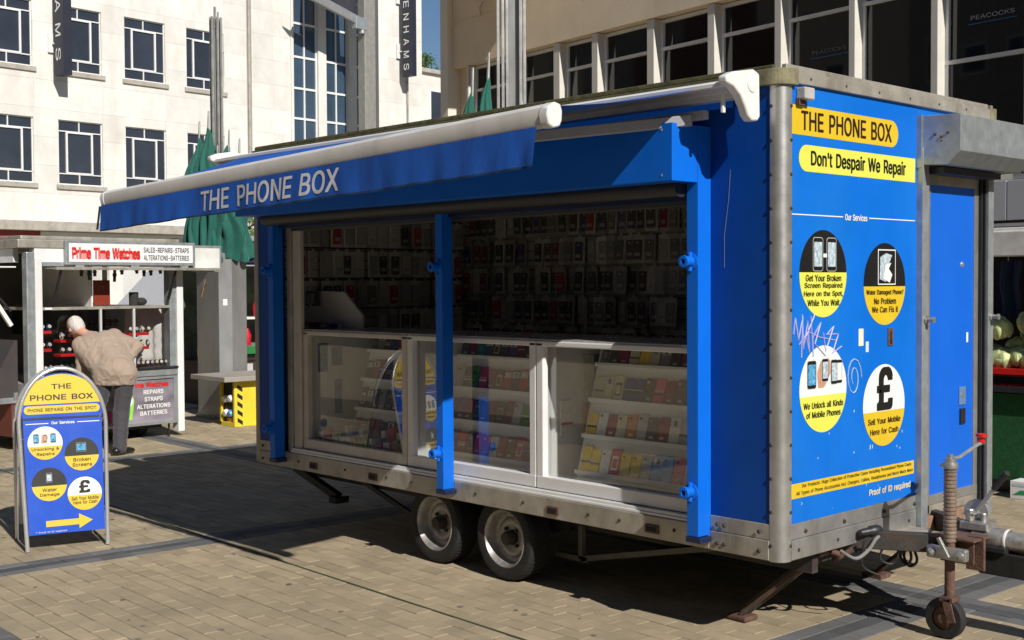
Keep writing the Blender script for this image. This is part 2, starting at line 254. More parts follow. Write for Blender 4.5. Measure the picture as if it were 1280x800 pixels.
# outlines of a plain grotesque alphabet (polygons in 1/400 em), one letter per row: char, advance; contour|contour
GLYPHS = {}
for row in r"""
&179;79 -3 66 -2 54 1 44 5 31 13 22 25 16 38 14 53 15 65 19 76 25 85 34 94 44 102 54 110 48 117 41 127 35 138 31 148 30 159 32 172 36 183 44 193 54 200 66 204 80 205 94 204 106 200 116 193 123 184 128 173 129 162 129 153 126 145 122 137 117 130 110 123 102 117 62 87 51 78 44 70 40 61 39 52 40 43 44 35 50 28 57 23 67 20 77 19 89 20 100 24 111 30 120 38 128 48 134 61 138 74 140 90 163 90 163 78 161 67 159 57 154 46 148 37 143 30 138 25 133 19 122 9 108 3 94 -1|73 124 86 134 90 137 95 141 99 145 102 150 104 156 105 162 103 171 98 178 91 183 81 184 73 184 67 181 62 177 58 172 56 166 55 160 56 152 58 145 62 138 67 131/54 110 56 112 73 124 74 123 82 114 175 0 146 0 69 93
'82;31 127 28 203 54 203 51 127
*181;81 89 82 132 46 109 36 126 74 146 36 166 46 184 82 160 81 203 100 203 98 160 135 184 145 166 106 146 145 126 135 109 98 132 100 89
,75;15 -48 27 28 55 28 34 -48
-181;135 98 135 75 46 75 46 98
.75;38 -2 31 0 25 4 21 9 20 16 21 23 25 29 31 33 38 35 45 33 51 29 55 23 56 16 55 9 51 4 45 0
1181;110 203 110 0 85 0 85 179 34 143 34 171 79 203/31 0 31 22 156 22 156 0
2181;26 0 26 19 94 91 104 103 113 113 120 122 124 131 127 139 128 149 127 159 123 167 117 174 109 180 100 183 89 184 78 183 69 179 61 173 56 165 52 156 51 145 26 145 27 156 30 167 34 177 44 189 57 198 67 203 78 205 90 206 102 205 113 203 122 199 135 190 144 178 150 164 152 149 151 138 148 127 143 116 134 103 127 94 118 84 107 72 61 24 156 23 156 0
3181;87 -3 75 -2 64 0 53 4 39 12 28 23 21 37 17 53 44 53 46 43 51 35 57 28 66 24 76 21 87 20 99 21 110 24 119 30 126 37 130 47 132 58 130 69 126 78 120 87 110 93 97 98 80 99 63 99 63 120 115 179 28 181 28 203 149 203 149 184 89 116 99 116 112 114 123 110 133 105 142 98 148 89 153 79 156 69 157 58 156 47 153 36 148 26 141 18 133 11 123 5 112 1 100 -2
6181;91 -3 78 -2 67 1 57 6 48 12 40 20 34 30 29 40 26 52 25 65 27 80 32 96 37 107 45 121 55 136 101 203 129 203 69 117 72 119 78 123 86 125 94 126 106 125 117 122 126 118 139 108 148 96 152 86 155 75 156 63 155 51 152 39 147 29 141 20 133 12 124 6 114 1 103 -2|91 19 102 21 111 25 120 32 126 41 130 51 131 63 130 75 126 85 120 94 111 101 102 105 91 106 79 105 70 101 61 94 55 86 51 75 50 63 51 51 55 41 61 32 70 25 79 21
9181;90 206 103 205 114 202 124 198 133 191 141 183 147 174 152 163 155 151 156 139 154 124 149 108 144 96 136 83 126 67 80 0 52 0 112 86 109 84 103 81 95 79 87 78 75 79 65 81 55 86 42 95 33 108 29 118 26 129 25 141 26 153 29 164 34 175 40 184 48 191 57 198 67 202 78 205|90 184 79 183 70 178 61 172 55 163 51 152 50 141 51 129 55 118 61 109 70 103 79 99 90 97 102 99 111 103 120 109 126 118 130 128 131 140 130 152 126 163 120 172 112 178 102 183
:75;38 108 31 110 25 114 21 119 20 126 21 134 25 139 31 143 38 145 45 143 51 139 55 134 56 126 55 119 51 114 45 110/38 -2 31 0 25 4 21 9 20 16 21 23 25 29 31 33 38 35 45 33 51 29 55 23 56 16 55 9 51 4 45 0
?143;53 61 54 80 57 92 61 101 67 108 75 113 83 119 92 126 99 134 103 143 105 153 103 162 100 170 95 176 88 181 80 184 71 185 63 184 55 181 48 177 42 170 38 162 37 151 11 151 13 167 20 181 29 192 41 200 55 205 71 206 88 205 102 199 114 191 122 180 128 167 130 153 128 137 122 124 114 114 102 104 94 99 88 94 83 89 80 82 78 74 77 63/66 -2 58 0 53 4 49 9 47 16 49 23 53 29 58 33 66 35 73 33 78 29 82 23 84 16 82 9 78 4 73 0
A192;7 0 81 203 110 203 185 0 158 0 115 121 111 134 106 149 102 161 98 175 96 183 93 175 89 161 85 148 80 133 76 121 34 0/44 57 44 79 148 79 148 57
B182;24 0 24 203 96 203 110 203 121 200 132 196 144 188 152 177 158 164 159 150 158 138 155 128 149 120 143 114 135 110 126 107 136 103 145 98 154 91 161 81 166 69 167 54 165 40 160 27 151 16 138 7 127 3 114 1 99 0|50 23 98 23 112 24 124 27 132 32 140 42 142 55 141 65 137 74 131 81 122 87 112 91 99 92 50 92|50 114 95 114 106 115 115 118 123 124 129 131 133 139 134 149 132 161 125 172 113 178 96 181 50 181
C204;107 -3 90 -1 74 3 60 10 47 20 37 32 28 46 21 63 17 81 16 102 17 122 21 141 28 157 37 172 47 184 60 193 74 201 90 205 107 206 122 205 136 202 149 196 161 188 171 179 179 167 185 154 189 139 163 139 160 149 156 158 150 165 143 171 135 176 126 180 117 182 107 182 95 181 84 178 73 173 64 166 56 157 50 146 45 133 42 118 41 102 42 85 45 71 50 58 57 47 64 38 74 31 84 25 95 22 107 21 117 22 126 24 135 27 143 32 150 38 156 46 160 54 163 64 189 64 185 49 179 36 171 25 161 15 149 7 136 2 122 -2
D201;88 0 38 0 38 23 86 23 102 24 115 27 127 32 137 40 145 49 152 60 156 72 159 86 160 102 159 118 156 132 152 144 145 155 138 164 128 171 116 176 103 180 88 181 37 181 37 203 90 203 109 202 126 198 141 191 154 182 165 170 173 156 180 140 183 122 185 102 183 82 180 64 173 47 165 33 154 22 140 12 125 5 107 1/50 203 50 0 24 0 24 203
E167;24 0 24 203 149 203 149 181 50 181 50 114 142 114 142 91 50 91 50 23 150 23 150 0
F164;24 0 24 203 148 203 148 181 50 181 50 111 138 111 138 88 50 88 50 0
G208;107 -3 90 -1 74 3 60 10 47 20 36 32 28 46 21 63 17 81 16 102 17 122 21 141 28 157 36 172 47 184 60 193 74 201 89 205 106 206 122 205 136 201 149 196 161 188 171 178 180 167 186 154 190 139 163 139 160 149 155 157 149 165 142 171 135 176 126 179 117 182 106 182 94 181 83 178 73 173 64 166 56 157 50 146 45 133 42 118 41 102 42 85 45 71 50 58 57 47 64 38 74 31 84 25 95 22 107 21 124 23 138 28 150 37 158 49 163 59 165 69 166 80 113 80 113 102 191 102 191 80 190 64 186 49 180 36 172 25 162 15 151 8 137 2 123 -2
H207;24 0 24 203 50 203 50 116 157 116 157 203 183 203 183 0 157 0 157 93 50 93 50 0
I76;24 0 24 203 50 203 50 0
K187;24 0 24 203 50 203 50 134 50 90 50 77 50 0/42 58 42 86 49 96 56 104 63 113 70 121 77 130 85 138 145 203 179 203 92 110/149 0 75 104 91 124 179 0
L157;24 0 24 203 50 203 50 23 144 23 144 0
M251;24 0 24 203 61 203 111 75 113 70 115 64 120 49 122 41 125 34 126 30 127 33 132 48 134 56 137 63 139 70 141 75 191 203 227 203 227 0 202 0 202 116 202 131 202 139 202 147 202 165 203 183 202 173 199 164 193 145 190 137 187 129 184 122 182 116 137 0 114 0 68 116 66 122 64 128 58 144 55 153 52 163 48 173 45 183 48 166 48 149 49 131 49 123 49 116 49 0
N209;24 0 24 203 54 203 137 73 141 67 145 60 150 52 155 43 160 33 161 31 161 33 160 43 160 54 160 63 160 78 160 203 185 203 185 0 155 0 81 116 76 124 71 132 65 142 59 152 48 171 49 153 49 141 50 131 50 123 50 116 50 0
O213;107 -3 90 -1 74 3 60 10 48 20 37 32 28 46 21 63 17 81 16 102 17 122 21 141 28 157 37 172 48 184 60 193 74 201 90 205 107 206 124 205 139 201 153 193 166 184 177 172 186 157 192 141 196 122 197 102 196 81 192 63 186 46 177 32 166 20 153 10 139 3 124 -1|107 21 119 22 130 25 140 30 149 38 157 47 163 58 168 71 171 85 172 102 171 118 168 133 163 146 157 157 149 166 140 173 130 178 119 181 107 182 95 181 84 178 74 173 64 166 57 157 50 146 45 133 42 118 41 102 42 85 45 71 50 58 57 47 64 38 74 30 84 25 95 22
P178;24 0 24 203 94 203 109 203 122 200 133 195 142 189 150 181 156 172 160 162 163 151 163 139 163 127 160 116 156 106 150 97 142 89 133 83 122 78 109 75 94 74 50 74 50 0|50 97 93 97 107 98 119 102 127 109 133 117 137 128 138 139 137 150 133 161 127 169 119 175 107 179 93 181 50 181
R180;24 0 24 203 94 203 109 203 122 200 133 195 147 186 156 173 160 163 163 153 164 141 163 129 160 118 156 109 147 96 133 87 122 83 109 80 94 79 50 79 50 0|50 102 93 102 108 103 119 107 128 112 133 120 137 130 138 141 137 152 133 162 128 170 119 176 108 180 93 181 50 181/141 0 92 92 121 92 171 0
S179;89 -4 75 -3 63 0 51 4 41 9 32 16 26 24 20 33 17 43 15 55 42 55 44 44 49 35 57 28 67 23 78 21 89 20 103 21 114 24 124 29 132 37 137 46 138 56 137 65 133 72 126 77 118 82 109 86 98 89 73 96 58 101 45 108 34 116 27 125 22 136 21 149 23 165 30 179 37 187 45 194 55 199 66 203 78 205 91 206 104 205 116 203 126 199 140 191 151 179 158 166 160 151 135 151 131 165 121 175 112 180 102 182 90 183 78 182 67 179 58 174 51 167 47 159 46 150 48 141 52 133 59 128 68 123 77 120 85 117 106 112 115 109 125 105 134 101 143 95 151 88 158 79 162 68 163 55 161 40 155 25 148 17 139 10 129 4 118 0 104 -3
T179;13 181 13 203 167 203 167 181 103 181 103 0 77 0 77 181
U207;104 -3 88 -2 74 1 62 6 51 13 41 22 34 32 28 43 25 56 24 69 24 203 50 203 50 71 51 57 56 45 64 35 75 27 88 22 104 21 119 22 132 27 143 35 151 45 155 57 157 71 157 203 183 203 183 69 182 56 178 43 173 32 166 22 156 13 145 6 133 1 119 -2
W274;62 0 7 203 33 203 65 78 68 68 70 58 72 48 75 37 77 27 79 16 78 27 80 37 82 48 85 58 87 68 90 78 122 203 152 203 185 78 187 68 190 58 192 48 194 37 197 27 199 16 195 16 197 27 200 37 202 48 204 58 209 78 241 203 268 203 212 0 182 0 147 129 144 142 141 157 138 167 137 173 136 168 134 158 131 144 127 129 92 0
X190;7 0 80 105 12 203 42 203 71 160 77 152 82 144 86 138 89 132 93 125 95 121 97 125 101 131 105 138 109 144 114 152 119 160 149 203 178 203 111 105 182 0 153 0 117 52 112 59 107 66 103 72 100 78 96 85 95 87 94 85 90 79 86 72 82 66 78 60 73 52 37 0
Y189;81 0 81 83 7 203 36 203 77 138 83 127 89 117 94 106 94 105 95 106 100 117 106 127 112 138 152 203 182 203 107 83 107 0
a156;64 -3 50 -2 38 2 27 9 19 18 14 29 12 43 13 55 17 64 23 72 31 77 40 81 50 84 61 86 71 88 84 90 93 91 101 92 106 94 109 97 110 102 109 111 107 119 102 124 96 129 88 131 78 132 68 131 60 129 53 125 47 120 43 115 40 110 16 116 23 129 31 138 42 145 53 150 65 153 78 154 86 153 96 152 105 149 114 144 122 137 129 128 133 116 135 101 135 0 111 0 111 21 106 15 101 10 94 5 86 0 76 -2|68 18 81 19 91 23 99 30 105 37 109 46 110 55 110 76 108 74 104 73 99 71 93 70 86 69 80 68 70 67 62 66 54 63 47 60 41 56 38 50 37 42 38 35 41 29 46 24 52 21 60 19
b170;92 -3 79 -2 69 2 61 7 55 12 51 18 47 23 45 0 21 0 21 203 45 203 45 128 51 133 55 138 61 144 69 149 79 153 92 154 104 153 115 150 125 144 134 137 142 128 148 117 152 105 155 91 156 76 155 60 152 46 148 34 142 23 134 14 125 6 115 1 104 -2|88 19 101 21 112 26 120 35 126 47 130 60 131 76 130 91 126 104 120 116 112 125 101 130 88 132 75 130 64 125 56 116 50 105 46 92 45 76 46 60 50 46 56 35 65 26 75 21
c158;83 -3 70 -2 58 1 47 7 37 14 29 23 22 34 18 46 15 60 14 75 15 90 18 104 22 116 29 127 37 137 47 144 58 149 70 153 83 154 94 153 104 151 113 147 122 142 130 136 136 129 141 120 145 111 121 105 119 110 116 116 112 120 108 124 103 128 97 130 90 131 83 132 69 130 58 124 49 115 43 103 40 90 39 75 40 60 43 47 49 35 58 26 69 21 83 19 90 19 97 21 103 23 108 26 113 31 117 35 120 41 122 47 145 41 142 31 136 22 130 15 122 9 114 3 104 0 94 -3
d170;78 -3 66 -2 55 1 45 6 36 14 28 23 22 34 17 46 15 60 14 76 15 91 17 105 22 117 28 128 36 137 45 144 55 150 66 153 78 154 91 153 101 149 109 144 115 138 119 133 122 128 124 203 149 203 149 0 125 0 125 23 119 18 115 12 109 7 101 2 91 -2|82 19 95 21 105 26 114 35 120 46 123 60 125 76 123 92 120 105 114 116 105 125 95 130 82 132 69 130 58 125 49 116 43 104 40 91 39 76 40 60 43 47 50 35 58 26 69 21
e162;85 -3 71 -2 58 1 47 7 37 14 29 23 22 34 17 46 15 60 14 75 15 90 17 103 22 116 29 127 37 136 46 144 57 149 69 153 82 154 94 153 106 150 118 144 128 136 136 126 143 113 146 102 148 91 148 78 148 68 38 68 40 55 44 42 51 32 60 25 72 20 85 18 94 19 101 21 108 24 114 29 119 35 122 42 146 36 141 25 134 16 125 8 113 2 100 -2|39 88 124 88 123 95 119 107 113 118 105 126 95 130 82 132 69 130 59 125 50 118 44 108 40 97
f101;32 0 32 173 34 185 38 194 45 202 54 208 64 211 75 212 83 212 89 211 94 210 97 208 91 187 86 189 82 189 78 190 68 188 62 184 58 177 57 167 57 0/91 152 91 131 3 131 3 152
g170;83 -60 67 -59 54 -56 42 -51 33 -44 26 -36 20 -28 41 -16 44 -21 49 -26 54 -31 62 -35 71 -38 83 -39 100 -37 113 -30 122 -19 125 -2 125 27 119 22 115 17 109 11 101 6 91 3 78 2 66 3 55 6 45 11 36 17 28 26 22 36 17 48 15 61 14 76 15 91 17 105 22 117 28 128 36 137 45 144 55 150 66 153 78 154 91 153 101 149 109 144 115 138 120 133 123 128 125 152 149 152 149 -4 148 -16 145 -27 140 -36 130 -47 116 -54 106 -58 95 -60|82 24 95 25 105 30 114 38 120 48 124 62 125 77 124 92 120 106 114 117 106 125 95 130 82 132 69 130 58 125 50 116 43 105 40 92 39 77 40 62 43 49 50 38 58 30 69 25
h164;45 91 45 0 21 0 21 203 45 203 45 125 46 128 53 138 61 145 75 152 91 154 105 152 118 147 128 139 136 128 140 119 142 108 143 96 143 0 118 0 118 94 116 110 109 122 98 129 84 132 74 130 64 127 57 121 51 113 47 103
i67;21 0 21 152 45 152 45 0/33 177 27 178 22 182 18 187 17 193 18 200 22 205 27 208 33 209 40 208 46 205 49 200 51 193 49 187 46 182 40 178
k152;21 0 21 203 45 203 45 0/44 55 44 85 48 85 114 152 144 152 74 80/118 0 59 74 76 91 149 0
l76;56 -1 40 1 30 8 23 19 21 34 21 203 45 203 45 39 46 31 48 25 52 22 58 21 62 21 66 21 72 1 69 0 65 0 60 -1
m244;21 0 21 152 45 152 45 118 47 129 53 138 60 145 69 150 78 153 88 154 103 152 115 144 124 133 128 118 129 128 135 137 143 145 152 150 163 153 175 154 187 153 199 149 209 142 216 131 221 118 223 102 223 0 198 0 198 101 196 116 189 125 179 130 167 132 158 131 150 128 143 123 138 116 135 108 134 99 134 0 110 0 110 104 108 115 101 124 92 130 80 132 71 131 63 128 56 123 50 116 47 106 45 95 45 0
n164;45 91 45 0 21 0 21 152 45 152 45 125 46 128 53 138 61 145 75 152 91 154 105 152 118 147 128 139 136 128 140 119 142 108 143 96 143 0 118 0 118 94 116 110 109 122 98 129 84 132 74 130 64 127 57 121 51 113 47 103
o166;83 -3 70 -2 58 1 47 7 37 14 29 23 22 34 18 46 15 60 14 75 15 90 18 104 22 116 29 127 37 137 47 144 58 149 70 153 83 154 96 153 108 149 119 144 129 137 137 127 144 116 149 104 151 90 152 75 151 60 149 46 144 34 137 23 129 14 119 7 108 1 96 -2|83 19 97 21 108 26 117 35 123 47 126 60 128 75 126 90 123 103 117 115 108 124 97 130 83 132 69 130 58 124 49 115 43 103 40 90 39 75 40 60 43 47 49 35 58 26 69 21
p170;21 -57 21 152 45 152 45 128 51 133 55 138 61 144 69 149 79 153 92 154 104 153 115 150 125 144 134 137 142 128 148 117 152 105 155 91 156 76 155 60 152 46 148 34 142 23 134 14 125 6 115 1 104 -2 92 -3 79 -2 69 2 61 7 55 12 51 18 47 23 45 -57|88 19 101 21 112 26 120 35 126 47 130 60 131 76 130 91 126 104 120 116 112 125 101 130 88 132 75 130 64 125 56 116 50 105 46 92 45 76 46 60 50 46 56 35 65 26 75 21
q170;149 -57 124 -57 124 23 119 18 115 12 109 7 101 2 91 -2 78 -3 66 -2 55 1 45 6 36 14 28 23 22 34 17 46 15 60 14 76 15 91 17 105 22 117 28 128 36 137 45 144 55 150 66 153 78 154 91 153 101 149 109 144 115 138 119 133 123 128 125 152 149 152|82 19 95 21 105 26 114 35 120 46 123 60 125 76 123 92 120 105 114 116 105 125 95 130 82 132 69 130 58 125 49 116 43 104 40 91 39 76 40 60 43 47 50 35 58 26 69 21
r104;21 0 21 152 45 152 45 128 52 139 61 147 72 152 85 154 92 154 97 153 97 129 92 130 88 130 83 130 73 129 64 126 56 121 50 113 47 105 45 95 45 0
s146;73 -3 58 -2 45 1 34 7 25 15 18 25 14 38 38 43 42 32 50 24 60 20 73 18 87 20 98 25 105 32 107 41 106 48 102 54 95 59 85 62 60 68 47 72 37 77 29 83 21 95 19 110 21 122 26 133 35 141 46 148 60 152 75 154 89 153 102 149 112 143 120 136 126 126 130 116 107 111 103 119 97 126 88 131 75 133 62 131 52 127 46 120 43 111 45 103 50 97 57 93 69 89 92 84 104 80 115 75 122 69 130 57 132 43 131 30 125 19 116 10 104 3 89 -2
t91;26 188 50 188 50 39 51 30 54 25 60 21 68 20 74 20 78 21 85 1 81 0 77 -1 72 -2 67 -2 55 -1 45 3 37 9 29 21 26 37/82 152 82 131 3 131 3 152
u164;73 -2 59 0 46 4 36 12 28 23 24 33 22 43 21 56 21 152 45 152 45 58 48 42 55 30 66 23 80 20 90 21 100 25 107 31 113 39 117 49 118 61 118 152 143 152 143 0 119 0 119 27 118 24 111 14 103 7 89 0
v156;65 0 7 152 34 152 66 62 71 48 75 35 78 23 81 35 85 48 90 62 122 152 149 152 91 0
x151;8 0 62 77 11 152 40 152 59 122 66 111 72 101 76 93 81 101 87 111 93 122 113 152 141 152 90 77 143 0 115 0 92 34 86 45 80 54 76 63 71 54 66 45 59 34 37 0
y156;19 -55 25 -34 29 -35 35 -36 42 -36 47 -34 52 -30 56 -23 60 -14 65 -1 7 152 34 152 66 62 71 48 75 35 78 23 81 35 85 48 90 62 122 152 149 152 82 -23 77 -34 71 -43 64 -50 56 -54 47 -57 37 -58 31 -58 26 -57 22 -56
£170;15 16 15 23 25 24 32 30 36 38 37 50 34 143 35 155 37 166 41 176 50 188 62 198 72 203 83 205 96 206 111 205 124 200 136 192 145 182 151 169 155 154 131 151 127 164 120 175 109 181 96 184 84 182 74 178 67 172 62 164 59 155 58 144 61 51 61 42 58 35 54 30 49 25 43 22 37 20 31 18 25 17 19 16/15 0 15 23 120 23 126 23 129 25 131 29 132 34 132 43 155 43 155 36 153 20 147 9 136 2 120 0/15 91 15 112 125 112 125 91
""".strip().split('\n'):
    h_, t_ = row.split(';', 1) if row[0] != ';' else (row[:1], row[2:])
    GLYPHS[row[0]] = (int(h_[1:]), [[list(map(int, c_.split())) for c_ in g_.split('|')] for g_ in t_.split('/')])
GLYPHS[' '] = (112, [])
def tx(parent, body, c, R, U, w, h, mat, name='lettering', bold=0.0, off=.0015, spacing=1.0, res=3, shear=0.0):
    """flat print: one line of text fitted to a box w x h centred at c in the plane R (right), U (up); one mesh per word"""
    x = 0; words = [[]]
    for chh in body:
        adv, cont = GLYPHS[chh]
        if chh == ' ' and h > .035: words.append([])
        words[-1] += [(k_, [[(x+P_[i]/400, P_[i+1]/400) for i in range(0, len(P_), 2)] for P_ in g_]) for k_, g_ in enumerate(cont)]; x += adv/400*spacing
    al = [p for w_ in words for _, g_ in w_ for P_ in g_ for p in P_]
    x0, x1, y0, y1 = min(p[0] for p in al)-bold, max(p[0] for p in al)+bold, min(p[1] for p in al)-bold, max(p[1] for p in al)+bold
    R = Vector(R); U = Vector(U); Nn = R.cross(U).normalized(); c = Vector(c); out = []
    for cont in words:
        if not cont: continue
        mb = MB(); R_ = R.copy()
        for lay in range(1+max(k_ for k_, _ in cont)):
            cu = bpy.data.curves.new('t', 'CURVE'); cu.dimensions = '2D'; cu.fill_mode = 'FRONT'
            for k_, g_ in cont:
                if k_ != lay: continue
                for P_ in g_:
                    sp = cu.splines.new('POLY'); n_ = len(P_); sp.points.add(n_-1); sp.use_cyclic_u = True
                    for i in range(n_): sp.points[i].co = (P_[i][0], P_[i][1], 0, 1)
            ob = bpy.data.objects.new('t', cu); C.objects.link(ob)
            me = bpy.data.meshes.new_from_object(ob.evaluated_get(bpy.context.evaluated_depsgraph_get())); bpy.data.objects.remove(ob); bpy.data.curves.remove(cu)
            vs = []
            for v in me.vertices:
                b = ((v.co.y-y0)/(y1-y0)-.5)*h; a = ((v.co.x-x0)/(x1-x0)-.5)*w+shear*b; vs.append(c+R*a+U*b+Nn*(off+.0001*lay))
            mb.add(vs, [tuple(p.vertices) for p in me.polygons]); bpy.data.meshes.remove(me)
        me = mb.mesh(name, mat)
        if bold:    # thicken the strokes: four shifted layers a hair apart in depth
            vs = [v.co.copy() for v in me.vertices]; fs = [tuple(p.vertices) for p in me.polygons]; kx = bold*w/(x1-x0); ky = bold*h/(y1-y0); mb = MB()
            for i_, (sx, sy) in enumerate(((-1, -.7), (1, -.7), (-1, .7), (1, .7))): mb.add([p+R*kx*sx+U*ky*sy+Nn*.0002*i_ for p in vs], fs)
            bpy.data.meshes.remove(me); me = mb.mesh(name, mat)
        me.materials.clear(); me.materials.append(mat); me.name = name
        o = bpy.data.objects.new(name, me); C.objects.link(o); o.parent = parent; out.append(o)
        if h <= .035: o['kind'] = 'stuff'
    return out
X, Y, Z = Vector((1, 0, 0)), Vector((0, 1, 0)), Vector((0, 0, 1))
def fp(parent, name, mat, pts, c, R, U, off=.001, label=None):
    """flat printed shape (polygon) on a panel"""
    R = Vector(R); U = Vector(U); N_ = R.cross(U).normalized(); c = Vector(c)
    m = MB(); m.add([c+R*a+U*b+N_*off for a, b in pts], [tuple(range(len(pts)))]); return m.build(name, mat, parent, label=label)
def circ(r, n=40, a0=0, a1=2*pi, sx=1): return [(r*sx*cos(a0+(a1-a0)*i/(n if a1-a0 > 6.2 else n-1)), r*sin(a0+(a1-a0)*i/(n if a1-a0 > 6.2 else n-1))) for i in range(n)]
def chord(r, h, below=True, n=30, sx=1):
    """part of a disc below (or above) the height h"""
    a = math.asin(h/r)
    return [(r*sx*cos(t), r*sin(t)) for t in ([pi-a+(pi+2*a)*i/(n-1) for i in range(n)] if below else [a+(pi-2*a)*i/(n-1) for i in range(n)])]
def pill(x0, x1, y0, y1, left=True, right=True, n=10):
    r = (y1-y0)/2; cy = (y0+y1)/2; P = []
    if right: P += [(x1-r+r*cos(a), cy+r*sin(a)) for a in [-pi/2+pi*i/n for i in range(n+1)]]
    else: P += [(x1, y0), (x1, y1)]
    if left: P += [(x0+r+r*cos(a), cy+r*sin(a)) for a in [pi/2+pi*i/n for i in range(n+1)]]
    else: P += [(x0, y1), (x0, y0)]
    return P
def rr(w_, h_, r, n=4):
    P = []
    for sx, sy, a0 in ((1, 1, 0), (-1, 1, pi/2), (-1, -1, pi), (1, -1, 1.5*pi)):
        P += [(sx*(w_/2-r)+r*cos(a0+pi/2*i/n), sy*(h_/2-r)+r*sin(a0+pi/2*i/n)) for i in range(n+1)]
    return P
phone_screen = M('picture_phone_screen', (.45, .55, .6), .3, var=.5, scale=60)
phone_screen2 = M('picture_phone_screen_blue', (.10, .35, .6), .3, var=.7, scale=80)
hand_print = M('picture_hand', (.55, .3, .2), .4, var=.2, scale=40)
def phone_pic(parent, c, R, U, w_, h_, scr=None, rim=None):
    fp(parent, 'phone_picture', rim or M('picture_phone_rim', (.5, .5, .48), .4), rr(w_, h_, w_*.18), c, R, U, .0022)
    fp(parent, 'phone_picture', black_print, rr(w_*.92, h_*.96, w_*.16), c, R, U, .0028)
    fp(parent, 'phone_picture', scr or phone_screen, rr(w_*.78, h_*.72, w_*.03), c, R, U, .0034)
# =================================================================== kiosk trailer
T = E('kiosk_trailer', 'big blue box trailer kiosk with open shop front, awning and yellow phone repair signs', 'trailer kiosk')
L0 = -4.52; WD = 2.03; ZB = .427; ZT = 2.70
def P(name, mb, mat, par=None, **k): return mb.build(name, mat, par or T, **k)
P('roof', B(L0+.02, -.02, .02, WD-.02, 2.655, 2.685), alu_dirty)
P('roof_trim', B(L0, -.07, -.018, .012, 2.617, 2.6725), moss, bevel=.004)
P('roof_trim', B(L0+.03, -.05, -.006, .02, 2.6735, 2.70), moss, bevel=.005)
P('roof_trim', B(-.012, .018, .09, WD-.04, 2.617, 2.6725), alu_dirty, bevel=.003)
P('roof_trim', B(-.02, .006, .02, WD-.05, 2.6735, 2.70), alu_dirty, bevel=.004)
P('roof_trim', B(L0, 0, WD-.012, WD+.018, 2.617, 2.70), alu_dirty)
P('roof_trim', B(L0-.018, L0+.012, .02, WD-.02, 2.617, 2.70), alu_dirty)
def corner_arc(r, off, x0=0, y0=0, n=8):  # convex corner at (x0,y0), body towards -x,+y
    c = (x0-r, y0+r); return [(c[0]+(r+off)*cos(a), c[1]+(r+off)*sin(a)) for a in [-pi/2+pi/2*i/n for i in range(n+1)]]
P('corner_cap', MB().prism([(-.17, .0), (-.17, -.026)]+corner_arc(.06, .026)+[(.026, .09), (0, .09), (-.06, .06)], 'z', 2.606, 2.68), mossalu, bevel=.003)
P('corner_cap', B(-.03, .024, WD-.05, WD+.02, 2.61, 2.68), mossalu, bevel=.006)
P('corner_post', MB().prism([(-.066, .02), (-.066, -.006)]+corner_arc(.045, .006)+[(.006, .067), (-.02, .067)], 'z', ZB-.004, 2.607), alu, smooth=True, bevel=.002)
P('corner_post', B(-.05, .008, 1.985, WD+.008, ZB, 2.62), alu, bevel=.01)
P('corner_post', B(L0-.006, L0+.05, -.006, .04, ZB, 2.617), alu_dirty, bevel=.012)
P('corner_post', B(L0-.006, L0+.05, WD-.04, WD+.006, ZB, 2.617), alu_dirty, bevel=.012)
rv = MB()
for i in range(14):
    z = ZB+.07+i*.155
    rv.lathe((-.057, -.0065, z), (0, -1, 0), [(.009, 0), (.007, .004), (0, .006)], 8); rv.lathe((.0065, .059, z), (1, 0, 0), [(.009, 0), (.007, .004), (0, .006)], 8)
for y in (.12, .45, .82, 1.12):
    for z in (.47, .55): rv.lathe((.009, y+(.06 if z > .5 else 0), z), (1, 0, 0), [(.011, -.002), (.008, .004), (0, .006)], 8)
for y in (.2, .5, .8, 1.1, 1.4, 1.7): rv.lathe((.018, y, 2.645), (1, 0, 0), [(.008, 0), (.005, .003), (0, .004)], 8)
for x in (-.12, -.32, -.36, -4.3, -4.42):
    for z in (.465, .555): rv.lathe((x, -.012, z), (0, -1, 0), [(.011, 0), (.008, .005), (0, .006)], 8)
for x in (-3.95, -3.4, -2.95, -2.7, -2.1, -1.7, -1.2, -.98, -.62): rv.lathe((x, -.0175, .49), (0, -1, 0), [(.010, 0), (.007, .004), (0, .005)], 8)
P('rivet', rv, chassis, kind='stuff', smooth=True)
# --- end wall facing the camera side (sun lit)
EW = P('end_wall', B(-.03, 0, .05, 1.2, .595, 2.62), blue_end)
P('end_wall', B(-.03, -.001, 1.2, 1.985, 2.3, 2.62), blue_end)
P('skirt_rail', B(-.02, .009, .068, 1.197, ZB, .5195), alu, bevel=.003)
P('skirt_rail', B(-.02, .005, .068, 1.197, .5215, .594), alu, bevel=.003)
def yz(y, z): return Vector((0, y, z))
fp(EW, 'banner', yellow, pill(.064, 1.012, 2.388, 2.522, left=False), (0, 0, 0), Y, Z, .001)
tx(EW, 'THE PHONE BOX', (0, .545, 2.456), Y, Z, .80, .092, brown_print, bold=.012, off=.003)
fp(EW, 'banner', lemon, pill(.128, 1.183, 2.222, 2.345, right=False), (0, 0, 0), Y, Z, .001)
tx(EW, "Don't Despair We Repair", (0, .655, 2.279), Y, Z, .86, .088, black_print, bold=.018, off=.003)
fp(EW, 'rule_line', white_print, [(.064, 2.019), (.50, 2.0195), (.50, 2.0245), (.064, 2.024)], (0, 0, 0), Y, Z, .0015)
fp(EW, 'rule_line', white_print, [(.735, 2.021), (1.183, 2.022), (1.183, 2.027), (.735, 2.026)], (0, 0, 0), Y, Z, .0015)
tx(EW, 'Our Services', (0, .617, 2.022), Y, Z, .20, .032, white_print, bold=.02, off=.002)
